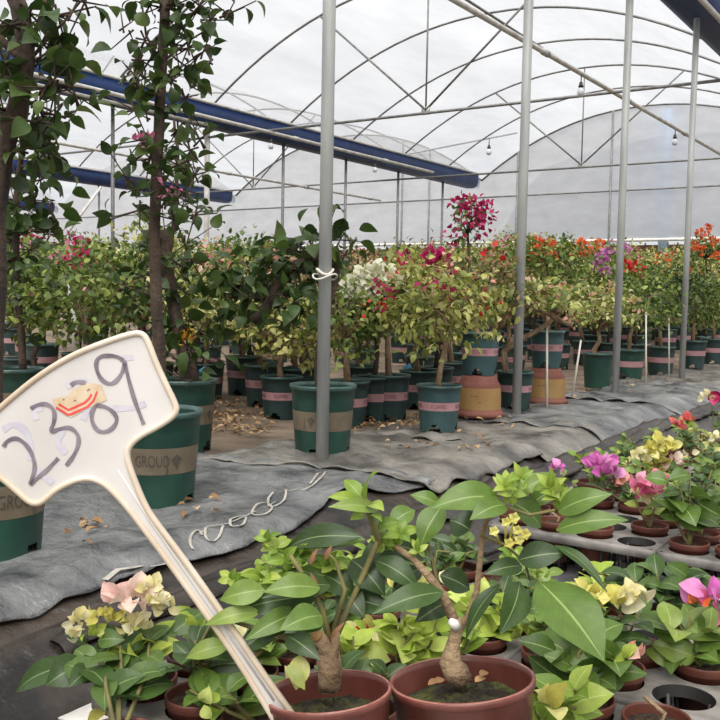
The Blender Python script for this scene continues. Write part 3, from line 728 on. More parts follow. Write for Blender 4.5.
tall(-7, 567, .15, .335, 'large green pot cut by the left edge with thick leaning tree trunk',
     [[(-10, 455), (-8, 330), (-5, 240), (0, 180), (9, 130), (20, 95), (25, 65), (24, 30), (16, 0), (8, -30)], [(22, 60), (12, 50), (-4, 34), (-20, 10)], [(27, 45), (38, 25), (45, 0)], [(28, 62), (50, 35), (64, 22), (80, 2), (90, -6)], [(36, 60), (52, 50), (58, 38)]],
     [(.03, .022), (.014, .008), (.008, .005), (.005, .002), (.004, .002)],
     [(10, 25), (30, 14), (48, 10, 0, 5), (42, 42), (58, 16, 0, 4), (72, 12, 0, 3), (85, 2, 0, 3), (40, 62), (45, 88), (55, 92), (38, 105), (71, 112, -.1, 2, .012), (55, 115, 0, 4), (6, 65), (-2, 90), (5, 110), (10, 78, .1), (38, 122), (35, 145), (48, 150, 0, 5), (22, 20, .1), (60, 85, 0, 4), (75, 95, 0, 3), (18, 150, .15), (0, 140, .1)], 'l_dark', .062, emblem=True, text='GROUD', off=.5, n=9, spread=.045)
tall(14, 434, .15, .33, 'green pot at left edge with a thin dark trunk, behind the number stake',
     [[(24, 382), (21, 330), (16, 262), (16, 200), (22, 150), (28, 100)]], [(.02, .012)],
     [(15, 205), (35, 200), (52, 213), (40, 180), (8, 228), (3, 250), (30, 165), (45, 170, 0, 5), (12, 240), (30, 250), (2, 212), (48, 232, 0, 5), (20, 190), (4, 275), (8, 300), (30, 285), (3, 330), (12, 262), (36, 230), (2, 190)], 'l_dark', .085, n=9, spread=.07)
tall(157, 511, .148, .33, 'green pot reading GROUD behind the number stake with tall slender trunk',
     [[(160, 425), (160, 350), (156, 290), (154, 235), (157, 160), (160, 100), (163, 50), (164, -15)], [(155, 55), (146, 35), (142, 5)], [(165, 60), (190, 40), (215, 25)], [(155, 52), (140, 75), (125, 95)], [(158, 110), (185, 98), (198, 95)]],
     [(.02, .017), (.005, .003), (.005, .002), (.004, .002), (.003, .002)],
     [(150, 5), (175, 5, 0, 10), (195, 12, 0, 10), (210, 20, 0, 6), (228, 14, 0, 4), (182, 28, 0, 10), (175, 45, 0, 8), (188, 48, 0, 6), (203, 52, -.05, 5), (210, 62, -.05, 3, .02), (195, 62, -.05, 5), (180, 62, -.05, 8), (172, 80, -.08, 6, .02), (145, 40, 0, 5), (123, 28, 0, 2, .02), (130, 33, 0, 2, .02), (140, 60, 0, 6), (130, 70, 0, 6), (145, 78, 0, 6), (138, 88, 0, 6), (158, 92, -.06, 4, .02), (147, 118, -.06, 3, .015), (175, 112, -.06, 3, .015), (193, 87, 0, 2, .01), (185, 98, 0, 4), (135, 110, 0, 4), (142, 140, 0, 6), (135, 160, 0, 5), (150, 158, 0, 5), (128, 180, 0, 5), (145, 185, 0, 6), (160, 175, -.05, 4, .02), (178, 130, 0, 6), (190, 150, 0, 8), (178, 165, 0, 7), (200, 140, 0, 5), (195, 175, 0, 7), (180, 190, 0, 8), (165, 200, -.05, 5), (195, 215, 0, 6), (175, 220, 0, 6), (140, 210, 0, 5), (165, 5, 0, 8), (200, 5, 0, 8)],
     'l_dark', .055, text='GROUD', off=-.12, emblem=True, n=6, spread=.04, blossoms=[(169, 191, 'b_pink'), (142, 137, 'b_pink')])
tall(184, 452, .148, .33, 'green pot with tan band, its stout trunk leaning behind the slender one',
     [[(193, 390), (190, 370), (180, 340), (176, 318), (170, 285), (165, 250), (163, 230)], [(168, 262), (176, 210), (178, 150), (174, 120)]], [(.032, .028), (.012, .006)],
     [(165, 232, 0, 10), (150, 240), (185, 245), (155, 265), (145, 275), (192, 262), (175, 262, -.1, 5), (182, 290), (150, 295), (165, 310), (190, 320), (200, 330, -.05), (178, 360, -.1, 6), (190, 352, -.1, 6), (205, 355, 0, 5), (183, 380, -.1, 4), (180, 170, 0, 5), (184, 200, 0, 6)], 'l_dark', .075, n=9, spread=.06, off=.4, emblem=True,
     blossoms=[(187, 336, 'b_gold'), (184, 338, 'b_gold'), (192, 334, 'b_gold')])

# row of small pots behind: pixels of the front foot, radius, height, label, kind
H = [
 (207, 399, .12, .25, 'dark green pot with pink band left of the leaf heap', 'leafy', (212, 306)),
 (243, 394, .13, .28, 'wide dark green pot with pink band above the leaf heap', 'yellowgreen', (238, 308)),
 (262, 406, .12, .27, 'green pot with pink tags between two pots left of the thick post', 'leafy', (255, 316)),
 (281, 417, .125, .25, 'green pot with pink band just left of the big tan-banded pot', 'yellowgreen', (283, 328)),
 (304, 404, .125, .25, 'green pot partly hidden by the big tan-banded pot and post', 'pale', (300, 326)),
 (347, 425, .125, .26, 'green pot with pink band just right of the big tan-banded pot', 'leafy', (345, 318)),
 (388, 419, .128, .27, 'dark green pot with two pink labels and slanting trunk', 'white', (386, 308)),
 (418, 408, .125, .25, 'green pot with pink band and blue tag behind the FLOWERS pot', 'yellowgreen', (420, 308)),
 (360, 402, .125, .25, 'green pot low behind the two-label pot', 'leafy', (352, 318)),
 (450, 398, .125, .26, 'green pot between FLOWERS pot and inverted terracotta pot', 'leafy', (455, 300)),
]
for px, py, R, h, lab, kind, cpx in H:
    bl = [('b_white', 3, 8, .04, None)] if kind == 'white' else None
    plant(px, py, lab, R, h, dict(band='pink', text='FLOWERS', mt='potgreen2'), kind, cpx, (.29, .29, .21), 32, 760, .048, blooms=bl, trunk_r=.018)
t, c = plant(438, 437, 'grey-green pot with pink band reading FLOWERS in front of terracotta pot', .118, .235, dict(band='pink', text='FLOWERS', mt='potblue'), 'yellowgreen', (432, 305), (.34, .34, .26), 40, 1000, .048,
      blooms=[('b_red', 3, 7, .035, None), ('b_magenta', 4, 14, .045, (0, 0, 1.2)), ('b_blush', 4, 6, .035, None)], path=[(437, 395), (440, 370), (446, 345), (438, 325), (436, 310)], leafm='l_yel', bark='barktan', trunk_r=.013)
# inverted terracotta pots with pots on top
def terracotta(px, py, lab, rz=0):
    c = gp(px, py, .13); c[2] = sheet_z(c[0], c[1])+.006; t = thing('terracotta_pot', lab, 'terracotta pot', c, rz)
    m = MB(); m.lathe([(.138, 0), (.15, .006), (.152, .022), (.14, .034), (.13, .05), (.128, .15), (.124, .185), (.115, .20), (.105, .212), (.10, .235), (.088, .243), (.001, .243)], 36); m.build('body', 'terra', t)
    m = MB(); m.lathe([(.1315, .045), (.1305, .12), (.1275, .172)], 36); f = face_cam(c[0], c[1])
    for k, (s, dz) in enumerate((('~ ~', .02), ('~', -.015))): wrap_text(m, s, .05, f-.2+.25*k, .11+dz, lambda z: .131, 1)
    o = m.build('ochre_label', ['ochre', 'print'], t); return c
c1 = terracotta(478, 421, 'inverted terracotta pot with ochre label left of the second post')
c2 = terracotta(545, 405, 'inverted terracotta pot with ochre label right of the second post')
for c, lab, cpx, kind in ((c1, 'green pot raised on the left inverted terracotta pot', (478, 288), 'bronze'), (c2, 'green pot raised on the right inverted terracotta pot', (548, 275), 'leafy')):
    plant(0, 0, lab, .118, .25, dict(band='pink', text='FLOWERS', mt='potblue'), kind, (cpx[0], cpx[1], .15), (.28, .28, .22), 32, 800, .048, base=(c[0], c[1], c[2]+.243), trunk_r=.015)
# bonsai with arching trunk at the second post
t, c = plant(514, 413, 'bonsai with curved trunk and flat yellow-green canopy behind the second post', .118, .235, dict(band='pink', text='FLOWERS', mt='potgreen2'), 'pale', (528, 298), (.34, .34, .09), 26, 620, .05,
      blooms=[('b_blush', 8, 8, .035, (0, 0, .7))], path=[(506, 378), (504, 352), (515, 342), (535, 332), (550, 322), (560, 312)], trunk_r=.018)
dep = depth(c+np.array([0, 0, .5]))
m = MB(); m.tube([D(a, b, dep-.1)-c for a, b in ((498, 330), (505, 315), (516, 307), (530, 307), (545, 312), (556, 318), (572, 326))], [.014]*7, 8); m.build('arched_branch', 'barktan', t)
t, c = plant(597, 390, 'small dark green pot with umbrella-shaped pale canopy left of the third post', .125, .28, dict(band=None, mt='potgreen', notch=False), 'pale', (600, 308), (.30, .30, .17), 30, 700, .05,
      blooms=[('b_blush', 9, 8, .04, (0, 0, .4))], path=[(596, 366), (594, 350), (600, 340), (598, 330)], trunk_r=.02)
H2 = [(628, 381, 'potgreen', 'leafy', 'dark green pot with salmon band right of the third post', (640, 300)), (660, 375, 'potgreen2', 'green', 'dark green pot with pink band left of the fourth post', (665, 295)),
      (692, 371, 'potgreen2', 'leafy', 'green pot with salmon band at the fourth post', (695, 300)), (712, 366, 'potgreen2', 'yellowgreen', 'green pot at the right edge behind the fourth post', (712, 300))]
for px, py, mt, kind, lab, cpx in H2: plant(px, py, lab, .14, .29, dict(band='pink', text=None, mt=mt), kind, cpx, (.42, .42, .27), 40, 1200, .052, trunk_r=.018)
# taller flowering plants picked out in the rows
def spot_plant(px, top_py, x_row, label, bm, nblo, kind='leafy', rad=(.3, .3, .25), nleaf=420, nb=16, Lb=.05, where=None, spots=()):
    b = on_plane(px, 330, 0, x_row); x, y = b[0], b[1]; dep = depth((x, y, .7)); ctr = D(px, top_py, dep); ctr[2] = max(ctr[2], .62)
    c = np.array([x, y, ground_z(x, y)]); t = thing('potted_bougainvillea', label, 'potted plant', c)
    cc = ctr-c; top = np.array([cc[0], cc[1], cc[2]-rad[2]*.5])
    lm = KIND[kind][0]
    cr = crown_meshes(cc, rad, 30, int(nleaf*1.8), .05, lm, blooms=[(bm, nblo, nb, Lb, where)] if nblo else [], top=top)
    fo, bl = assemble(t, dict(text=None), [(0, 0, .2), (.02, .01, cc[2]*.5), top], .015, 'bark', cr); fo.build('foliage', lm, t)
    for q_, q in bl: q.build('blossoms', q_, t)
    for px_, py_ in spots:                                   # heads of bloom on the near side of the crown
        q = MB(); p = D(px_, py_, dep-rad[0]*1.25)-c; k = 24; o = rand_dirs(k, .2); b = p+o*RNG.uniform(.2, 1, (k, 1))*.05
        leaves(q, b, unit(o+rand_dirs(k)*.5), unit(rand_dirs(k)*.6-_f*.8+np.array([0, 0, .5])), RNG.uniform(.045, .065, k), RNG.uniform(.035, .05, k), RNG.uniform(0, 1, k), .3, .1)
        q.build('bloom_head', bm, t)
SP = [(468, 222, -3.6, 'tallest bougainvillea with a dense magenta spray against the white wall', 'b_magenta', 16, 'leafy', (.17, .17, .19), 90, 13, .05, None, ()),
 (436, 274, -3.0, 'bougainvillea with magenta bloom clusters right of the white bracts', 'b_magenta', 0, 'yellowgreen', (.26, .26, .16), 300, 0, 0, None, ((432, 258), (440, 262), (428, 284), (437, 287), (446, 271))),
 (374, 286, -2.95, 'bougainvillea with a broad cluster of creamy white bracts', 'b_white', 0, 'yellowgreen', (.2, .2, .12), 240, 0, 0, None, ((350, 293), (358, 285), (366, 277), (375, 274), (384, 276), (392, 281), (354, 299), (371, 283), (398, 284))),
 (548, 256, -3.7, 'bougainvillea with bright orange blooms right of the second post', 'b_orange', 0, 'leafy', (.32, .32, .2), 380, 0, 0, None, ((538, 243), (545, 250), (540, 262), (553, 257), (549, 245), (530, 256))),
 (590, 258, -4.0, 'orange-flowered bougainvillea left of the third post', 'b_orange', 0, 'leafy', (.36, .36, .18), 380, 0, 0, None, ((570, 248), (582, 244), (592, 251), (601, 245), (586, 257), (576, 255))),
 (608, 272, -3.5, 'purple-flowered bougainvillea behind the third post', 'b_purple', 0, 'leafy', (.36, .36, .2), 420, 0, 0, None, ((600, 260), (607, 254), (605, 271), (625, 250), (597, 268))),
 (635, 280, -3.15, 'bougainvillea with vivid scarlet blooms right of the third post', 'b_red', 0, 'leafy', (.3, .3, .16), 420, 0, 0, None, ((625, 265), (633, 267), (640, 271), (629, 271))),
 (706, 250, -3.2, 'orange-flowered bougainvillea rising at the right edge', 'b_orange', 3, 'leafy', (.32, .32, .2), 320, 10, .045, None, ((700, 234), (708, 228), (713, 241), (701, 251), (694, 246), (716, 256))),
 (515, 258, -3.9, 'pink and green bougainvillea just left of the second post', 'b_pink', 4, 'yellowgreen', (.4, .4, .22), 520, 10, .04, None, ((487, 262), (497, 268), (508, 272))),
 (78, 274, -5.6, 'bougainvillea with magenta pink blooms left of the slender trunk', 'b_magenta', 0, 'leafy', (.45, .45, .26), 600, 0, 0, None, ((70, 262), (80, 259), (76, 268), (87, 262))),
 (122, 288, -5.2, 'bougainvillea with hot pink blooms above the number stake', 'b_magenta', 0, 'leafy', (.4, .4, .26), 560, 0, 0, None, ((117, 275), (125, 282), (121, 288), (129, 277), (144, 306), (130, 309))),
 (105, 280, -6.6, 'small orange-flowered bougainvillea above the number stake', 'b_orange', 0, 'leafy', (.4, .4, .26), 560, 0, 0, None, ((97, 266), (103, 269))),
 (137, 284, -6.2, 'golden-flowered bougainvillea just left of the slender trunk', 'b_gold', 0, 'yellowgreen', (.4, .4, .26), 560, 0, 0, None, ((135, 274), (141, 280), (139, 286)))]
for a in SP: spot_plant(*a)
# the crowded rows behind, each plant by itself
rows = [(-3.75, 'second', .86, 3.0), (-4.5, 'third', .86, 3.4), (-5.4, 'fourth', .9, 4.0), (-6.4, 'fifth', .95, 4.7), (-7.6, 'sixth', 1.0, 5.4), (-8.9, 'seventh', 1.1, 6.3), (-10.5, 'eighth', 1.25, 7.4), (-12.6, 'ninth', 1.5, 9.0), (-15.2, 'tenth', 1.7, 11.)]
seqL = ['leafy', 'yellowgreen', 'pink', 'yellowgreen', 'blush', 'pale', 'magenta', 'green', 'blush', 'leafy', 'gold', 'yellowgreen', 'pink']
seqR = ['yellowgreen', 'blush', 'leafy', 'pale', 'pink', 'leafy', 'yellowgreen', 'bronze', 'pale', 'magenta', 'blush', 'yellowgreen', 'red', 'leafy']
seqF = ['orange', 'leafy', 'purple', 'yellowgreen', 'orange', 'pale', 'pink', 'leafy', 'red', 'blush']
cnt = 0
for ri, (x, rn, sp, y0) in enumerate(rows):
    y = y0; i = 0; items = []
    while y < 19.2:
        xx = x+random.uniform(-.12, .12); yy = y+random.uniform(-.12, .12); px, py, z = pix((xx, yy, .9)); y += sp
        if px < -25 or px > 745: continue
        items.append((px, xx, yy))
    for k, (px, xx, yy) in enumerate(sorted(items)):
        seq = seqL if px < 230 else (seqR if px < 500 else seqF); kind = seq[(cnt*5+ri*3) % len(seq)]; cnt += 1
        place(kind, (k+ri) % 2, xx, yy, random.uniform(0, 6.28), 'potted bougainvillea with %s, %s from the left in the %s row' % (DESC[kind], ORD[k], rn), 'potted bougainvilleas in the crowded back rows', random.uniform(.88, 1.06)*max(.8, (.70+.049*math.hypot(xx, yy))/1.06))
# blue tags lying on pots
for px, py, lab in ((203, 371, 'scrap of blue plastic on the pot left of the leaf heap'), (263, 372, 'scrap of blue plastic on the rim of the narrow pot'), (408, 368, 'blue scrap behind the slanting trunk')):
    p = D(px, py, depth(gp(px, 405, .1))+.0); m = MB(); m.add([(p[0]-.04, p[1], p[2]), (p[0], p[1]+.02, p[2]+.03), (p[0]+.04, p[1]-.01, p[2]+.01), (p[0], p[1]-.03, p[2]-.02)], [(0, 1, 2, 3)])
    o = m.build('plastic_scrap', 'bluepaper'); md = o.modifiers.new('t', 'SOLIDIFY'); md.thickness = .003; tag(o, lab, 'plastic scrap')
# white support sticks
for px, yt, yb, lab in ((547, 325, 412, 'white stick standing left of the right terracotta pot front'), (572, 340, 398, 'leaning white stick right of the right terracotta pot'), (646, 312, 384, 'white stick standing between third and fourth posts'), (669, 318, 378, 'white stick standing just left of the fourth post')):
    b = G(px, yb, .0); dep = depth(b); tp = D(px+(9 if px == 572 else 0), yt, dep)
    m = MB(); m.tube([tuple(b), tuple(tp)], .0075, 8); tag(m.build('support_stick', 'string'), lab, 'stick', 'white sticks propping the bonsai')
b = G(646, 330, .0); a1 = D(620, 316, depth(G(646, 384))); a2 = D(672, 315, depth(G(669, 378)))
m = MB(); m.tube([tuple(a1), tuple(a2)], .006, 8); tag(m.build('cross_stick', 'string'), 'white horizontal stick tied across the upright sticks', 'stick')
p1 = G(75, 352, 0.3)
m = MB(); dd = 5.2; m.tube([D(76, 350, dd), D(74, 320, dd), D(70, 300, dd), D(68, 282, dd)], [.022, .014, .012, .01], 8); tag(m.build('white_stick', 'white'), 'whitewashed branch standing above the number stake', 'stick')
# ------------------------------------------------------------------ seedling trays on the floor
TZ = .06; HP = .116; HR = .05
def tray(x0, y0, nx, ny, lab, z=TZ):
    t = thing('seedling_tray', lab, 'seedling tray', (x0, y0, -.062))
    zz = z+.062; m = MB(); wx, wy = nx*HP, ny*HP; q = 24; holes = []
    for i in range(nx):
        for j in range(ny):
            cx, cy = (i+.5)*HP, (j+.5)*HP; holes.append((x0+cx, y0+cy)); vs = []
            for k in range(q):
                a = 2*PI*k/q; c, s = math.cos(a), math.sin(a); e = HP/2/max(abs(c), abs(s))
                vs += [(cx+HR*c, cy+HR*s, zz), (cx+e*c, cy+e*s, zz)]
            m.add(vs, [(2*k, 2*k+1, 2*((k+1) % q)+1, 2*((k+1) % q)) for k in range(q)])
    m.build('tray_plate', 'tray', t, smooth=False)
    m = MB(); r = .018; R_ = [(0, 0), (wx, 0), (wx, wy), (0, wy)]; lip = [(-.012, .0), (-.016, -.012), (-.010, -.024)]
    ring = []
    for cx, cy, a0 in ((r, r, PI), (wx-r, r, 1.5*PI), (wx-r, wy-r, 0), (r, wy-r, .5*PI)):
        for k in range(6):
            a = a0+k*PI/10; ring.append((cx+r*math.cos(a), cy+r*math.sin(a), math.cos(a), math.sin(a)))
    n = len(ring); vs = []
    for d, dz in ((0, 0), (.006, 0), (.010, -.006), (.010, -.022), (.006, -.024)):
        vs += [(x+nx_*d, y+ny_*d, zz+dz) for x, y, nx_, ny_ in ring]
    m.add(vs, [(i*n+k, i*n+(k+1) % n, (i+1)*n+(k+1) % n, (i+1)*n+k) for i in range(4) for k in range(n)]); m.build('tray_lip', 'tray', t)
    m = MB()
    for hx, hy in holes:
        m.lathe([(HR, zz), (HR-.004, zz-.02)], q, 0, (hx-x0, hy-y0, 0))
        for k in range(4):
            a = PI/4+k*PI/2; m.tube([(hx-x0+HR*math.cos(a), hy-y0+HR*math.sin(a), zz-.015), (hx-x0+.036*math.cos(a), hy-y0+.036*math.sin(a), .004)], .005, 6)
        m.lathe([(.038, .006), (.001, .003)], 16, 0, (hx-x0, hy-y0, 0))
    m.build('cups', 'traycup', t); return holes
holes_far = []; holes_near = []
for j, (y0, w) in enumerate(((2.37, 'front'), (2.86, 'second'), (3.35, 'third'), (3.84, 'fourth'))):
    for i, x0 in enumerate((-1.15, -.665)):
        if i == 1 and j > 1: continue
        holes_far += tray(x0, y0, 4, 4, 'grey tray of pots, %s back from the open floor, %s column' % (['nearest', 'second', 'third', 'fourth'][j], ('left', 'right')[i]))
for (x0, y0, l) in ((-1.15, 1.45, 'grey tray under the yellow-leaved seedlings behind the two red pots'), (-.665, 1.45, 'grey tray with empty holes at the lower right'), (-1.15, .95, 'grey tray under the left red pots'), (-.665, .95, 'grey tray under the right red pot')):
    holes_near += tray(x0, y0, 4, 4, l)
tag(strip('white_sheet', G(150, 712, -.03)[0]-.12, G(150, 712, -.03)[0]+.12, G(150, 712, -.03)[1]-.1, G(150, 712, -.03)[1]+.1, 6, 10, lambda x, y: -.04+.02*abs(noise.noise((x*7, y*7, 3))), 'white'), 'white plastic sheet scrap under the cream-flowered plant at lower left', 'plastic sheet')
CAMUP = np.array([0, 0, 1.])
def nrm(p, jit=.35):
    v = CP-np.array(p); v /= np.linalg.norm(v); q = CAMUP*.85+v*.55+RNG.normal(0, jit, 3); return q/np.linalg.norm(q)
def small_pot(t, R=.051, h=.115, z0=-.03, mt='redsmall', rimm='redsmall', soil='soil', tiltm=None):
    p = MB(); rb = R*.72
    p.lathe([(.001, 0), (rb, 0), (R*.93, h*.86), (R*.97, h*.865)], 28, 0)
    p.lathe([(R*.97, h*.865), (R, h*.88), (R*1.01, h*.985), (R*.995, h), (R*.955, h), (R*.94, h*.97)], 28, 1 if R < .06 else 0)
    p.lathe([(R*.94, h*.97), (R*.80, h*.5)], 28, 0)
    o = p.build('pot', [mt, rimm], t); o.location = (0, 0, z0)
    s = MB(); s.disc(R*.90, h*.86, 20, 0, bump=.008); so = s.build('soil', soil, t); so.location = (0, 0, z0); return o, so
def stems_leaves(t, c, tips, leafm, Lr, n_per, root=(0, 0, .05), twigm='twig', tint=(.1, .9), wr=(.5, .7), nl=6, nw=2, r=.003, jit=.4, droop=0):
    fo = MB(); st = MB(); root = np.array(root, float)
    for tp in tips:
        tp = np.array(tp, float)-c; mid = root*.5+tp*.5+RNG.normal(0, .012, 3)+np.array([0, 0, .015])
        st.tube([root, root*.75+mid*.25, mid, tp], [r*1.5, r*1.3, r, r*.6], 6)
        for k in range(n_per):
            q = .35+.65*(k+.5)/n_per; b = (root*(1-q)**2+2*mid*q*(1-q)+tp*q*q) if q < .98 else tp
            a = k*2.4+RNG.uniform(0, 1); d = np.array([math.cos(a), math.sin(a), RNG.uniform(-.25, .45)-droop]); d = d+unit((tp-root)[None])[0]*.45*q; d /= np.linalg.norm(d)
            L = RNG.uniform(*Lr)*(.75+.35*math.sin(PI*min(1, q*1.05)))
            bigleaf(fo, b, b+d*L, L*RNG.uniform(*wr), nrm(b+c, jit), RNG.uniform(*tint), arch=RNG.uniform(.05, .16), nl=nl, nw=nw)
    st.build('stem', twigm, t); fo.build('foliage', leafm, t)
def bracts(t, c, px, py, dep, rpx, n, bm, Lpx=14, name='flower_cluster'):
    p = D(px, py, dep)-c; s = dep/F; q = MB()
    for _ in range(n):
        d = RNG.normal(0, 1, 3); d[2] = abs(d[2])*.8; d /= np.linalg.norm(d); b = p+d*rpx*s*RNG.uniform(.3, .9); L = Lpx*s*RNG.uniform(.8, 1.25)
        dr = unit((d*.6+RNG.normal(0, .5, 3)+np.array([0, 0, .3]))[None])[0]; nn = RNG.normal(0, .6, 3)-_f*.9+np.array([0, 0, .3])
        bigleaf(q, b, b+dr*L, L*RNG.uniform(.7, .95), nn, RNG.uniform(0, 1), arch=.18, fold=.35, nl=5, nw=2, peak=.45)
    return q.build(name, bm, t)
USED = set()
def nearest(holes, px, py):
    best = None
    for i, h in enumerate(holes):
        if h in USED: continue
        x, y, z = pix((h[0], h[1], TZ+.02)); d = (x-px)**2+(y-py)**2
        if best is None or d < best[0]: best = (d, h)
    USED.add(best[1]); return best[1]
def seedling(hole, label, tips_px=None, leafm='h_mid', Lr=(.035, .06), n_per=6, flowers=(), name='seedling_pot', cat='potted seedling', rnd=None, group=None, barestem=False, droop=0, wr=(.5, .7), R=.0505, root_up=.03, tint=(.1, .9)):
    c = np.array([hole[0], hole[1], -.03]); t = thing(name, label, cat, c, 0, group); small_pot(t, R, .115, 0)
    dep = depth((c[0], c[1], .15))
    if barestem:
        m = MB(); m.tube([(0, 0, .09), (.01, .005, .12), (-.02, .0, .14)], [.005, .004, .003], 6); m.build('stem', 'barktan', t); return t, c, dep
    tips = []
    if tips_px: tips = [D(a, b, dep+(e[0] if e else RNG.uniform(-.03, .03))) for a, b, *e in tips_px]
    else:
        for k in range(rnd[0]):
            a = RNG.uniform(0, 2*PI); rr = rnd[1]*RNG.uniform(.3, 1); tips.append(c+np.array([rr*math.cos(a), rr*math.sin(a), .115+rnd[2]*RNG.uniform(.5, 1)]))
    stems_leaves(t, c, tips, leafm, Lr, n_per, (0, 0, .10), droop=droop, wr=wr, tint=tint)
    for fl in flowers:
        px, py, r, n, bm = fl[:5]; bracts(t, c, px, py, dep+(fl[6] if len(fl) > 6 else -.02), r, n, bm, fl[5] if len(fl) > 5 else 13)
    return t, c, dep
# far trays: the plants that can be told apart
FARP = [
 ((598, 528), 'brown pot with a bare twig in the nearest tray, left of the pink flowers', dict(barestem=True)),
 ((646, 524), 'small pot with rosy pink bracts at the front edge of the trays', dict(tips_px=[(632, 492), (650, 490), (660, 500)], leafm='h_light', n_per=3, Lr=(.03, .045), flowers=[(636, 488, 8, 7, 'b_pink', 17), (655, 492, 13, 16, 'b_pink', 16), (640, 500, 12, 6, 'b_cream', 14)])),
 ((680, 538), 'small pot of heart-shaped green leaves at the front edge of the right tray', dict(tips_px=[(668, 478), (690, 470), (700, 488), (680, 488)], leafm='h_mid', n_per=5, Lr=(.06, .085), droop=.55, wr=(.75, .95), tint=(.0, .5))),
 ((698, 523), 'small pot behind the heart-leaved seedling with a dark green bush', dict(tips_px=[(700, 478), (712, 470), (695, 495), (714, 495)], leafm='h_dark', n_per=7, Lr=(.04, .06))),
 ((718, 541), 'brown pot cut by the right edge in the front tray', dict(rnd=(4, .05, .12), leafm='h_mid', n_per=6)),
 ((628, 507), 'small pot with a dense orchid-pink flower head', dict(tips_px=[(603, 475), (612, 480), (595, 485), (620, 488)], leafm='h_dark', n_per=5, Lr=(.035, .05), flowers=[(603, 466, 13, 22, 'b_orchid', 11), (612, 478, 12, 18, 'b_orchid', 11), (624, 483, 6, 6, 'b_blush', 10)])),
 ((575, 508), 'small pot with a single mauve bloom left of the orchid-pink head', dict(tips_px=[(562, 474), (575, 482), (555, 485)], leafm='h_mid', n_per=4, Lr=(.03, .045), flowers=[(560, 470, 7, 9, 'b_orchid', 9)])),
 ((660, 492), 'seedling with pale yellow variegated leaf rosettes in the middle of the trays', dict(tips_px=[(652, 456), (664, 452), (668, 462), (645, 464), (655, 468)], leafm='b_yellow', n_per=8, Lr=(.028, .045), flowers=[(674, 464, 6, 6, 'b_creampink', 9), (664, 448, 12, 26, 'b_yellow', 9), (652, 456, 11, 22, 'b_yellow', 9), (640, 458, 8, 12, 'b_cream', 9)])),
 ((640, 490), 'seedling with cream striped leaves left of the yellow rosettes', dict(tips_px=[(628, 458), (636, 466), (644, 474)], leafm='l_var', n_per=6, Lr=(.03, .045))),
 ((690, 452), 'seedling with coral bracts near the gully edge', dict(tips_px=[(676, 432), (684, 428)], leafm='h_mid', n_per=3, Lr=(.03, .04), flowers=[(674, 426, 4, 6, 'b_coral', 8), (688, 421, 4, 6, 'b_coral', 8), (681, 428, 4, 5, 'b_coral', 7)])),
 ((714, 432), 'seedling with a crimson bloom at the right edge', dict(tips_px=[(712, 405), (718, 412)], leafm='h_mid', n_per=4, Lr=(.035, .05), flowers=[(716, 402, 7, 10, 'b_magenta', 9), (706, 400, 5, 4, 'b_cream', 8)])),
 ((708, 480), 'bushy dark green seedling by the right edge with white buds', dict(tips_px=[(700, 445), (712, 450), (690, 458), (716, 462)], leafm='h_dark', n_per=8, Lr=(.035, .055), flowers=[(716, 440, 4, 4, 'b_cream', 7), (690, 455, 4, 3, 'b_cream', 7)])),
 ((600, 490), 'low leafy seedling at the left end of the trays', dict(tips_px=[(606, 455), (590, 460), (614, 462)], leafm='h_mid', n_per=5, Lr=(.035, .05))),
]
for (px, py), lab, kw in FARP: seedling(nearest(holes_far, px, py), lab, **kw)
k = 0; rest = sorted([h for h in holes_far if h not in USED and -15 < pix((h[0], h[1], TZ))[0] < 740], key=lambda h: pix((h[0], h[1], TZ))[1], reverse=True)
for h in rest:
    px, py, z = pix((h[0], h[1], TZ)); k += 1
    if (abs(px-635) < 16 and abs(py-538) < 8) or (abs(px-695) < 16 and abs(py-550) < 9) or k % 4 == 0: continue
    j = k % 7; nm = ORD[min(k//2, 19)]
    if j in (0, 3): seedling(h, 'brown pot with a bare stub in the trays, %s row back, %s' % (nm, 'left' if px < 650 else 'right'), barestem=True, group='pots in the far trays')
    else:
        lm = ['h_dark', 'h_mid', 'h_light', 'h_dark', 'l_var', 'h_mid', 'h_dark'][j]
        seedling(h, '%s seedling in the far trays, %s row back, %s side' % ({'h_dark': 'dark green', 'h_mid': 'mid green', 'h_light': 'light green', 'l_var': 'variegated'}[lm], nm, 'left' if px < 650 else 'right'), rnd=(4, .06, .10), leafm=lm, n_per=5, Lr=(.03, .05), group='pots in the far trays')
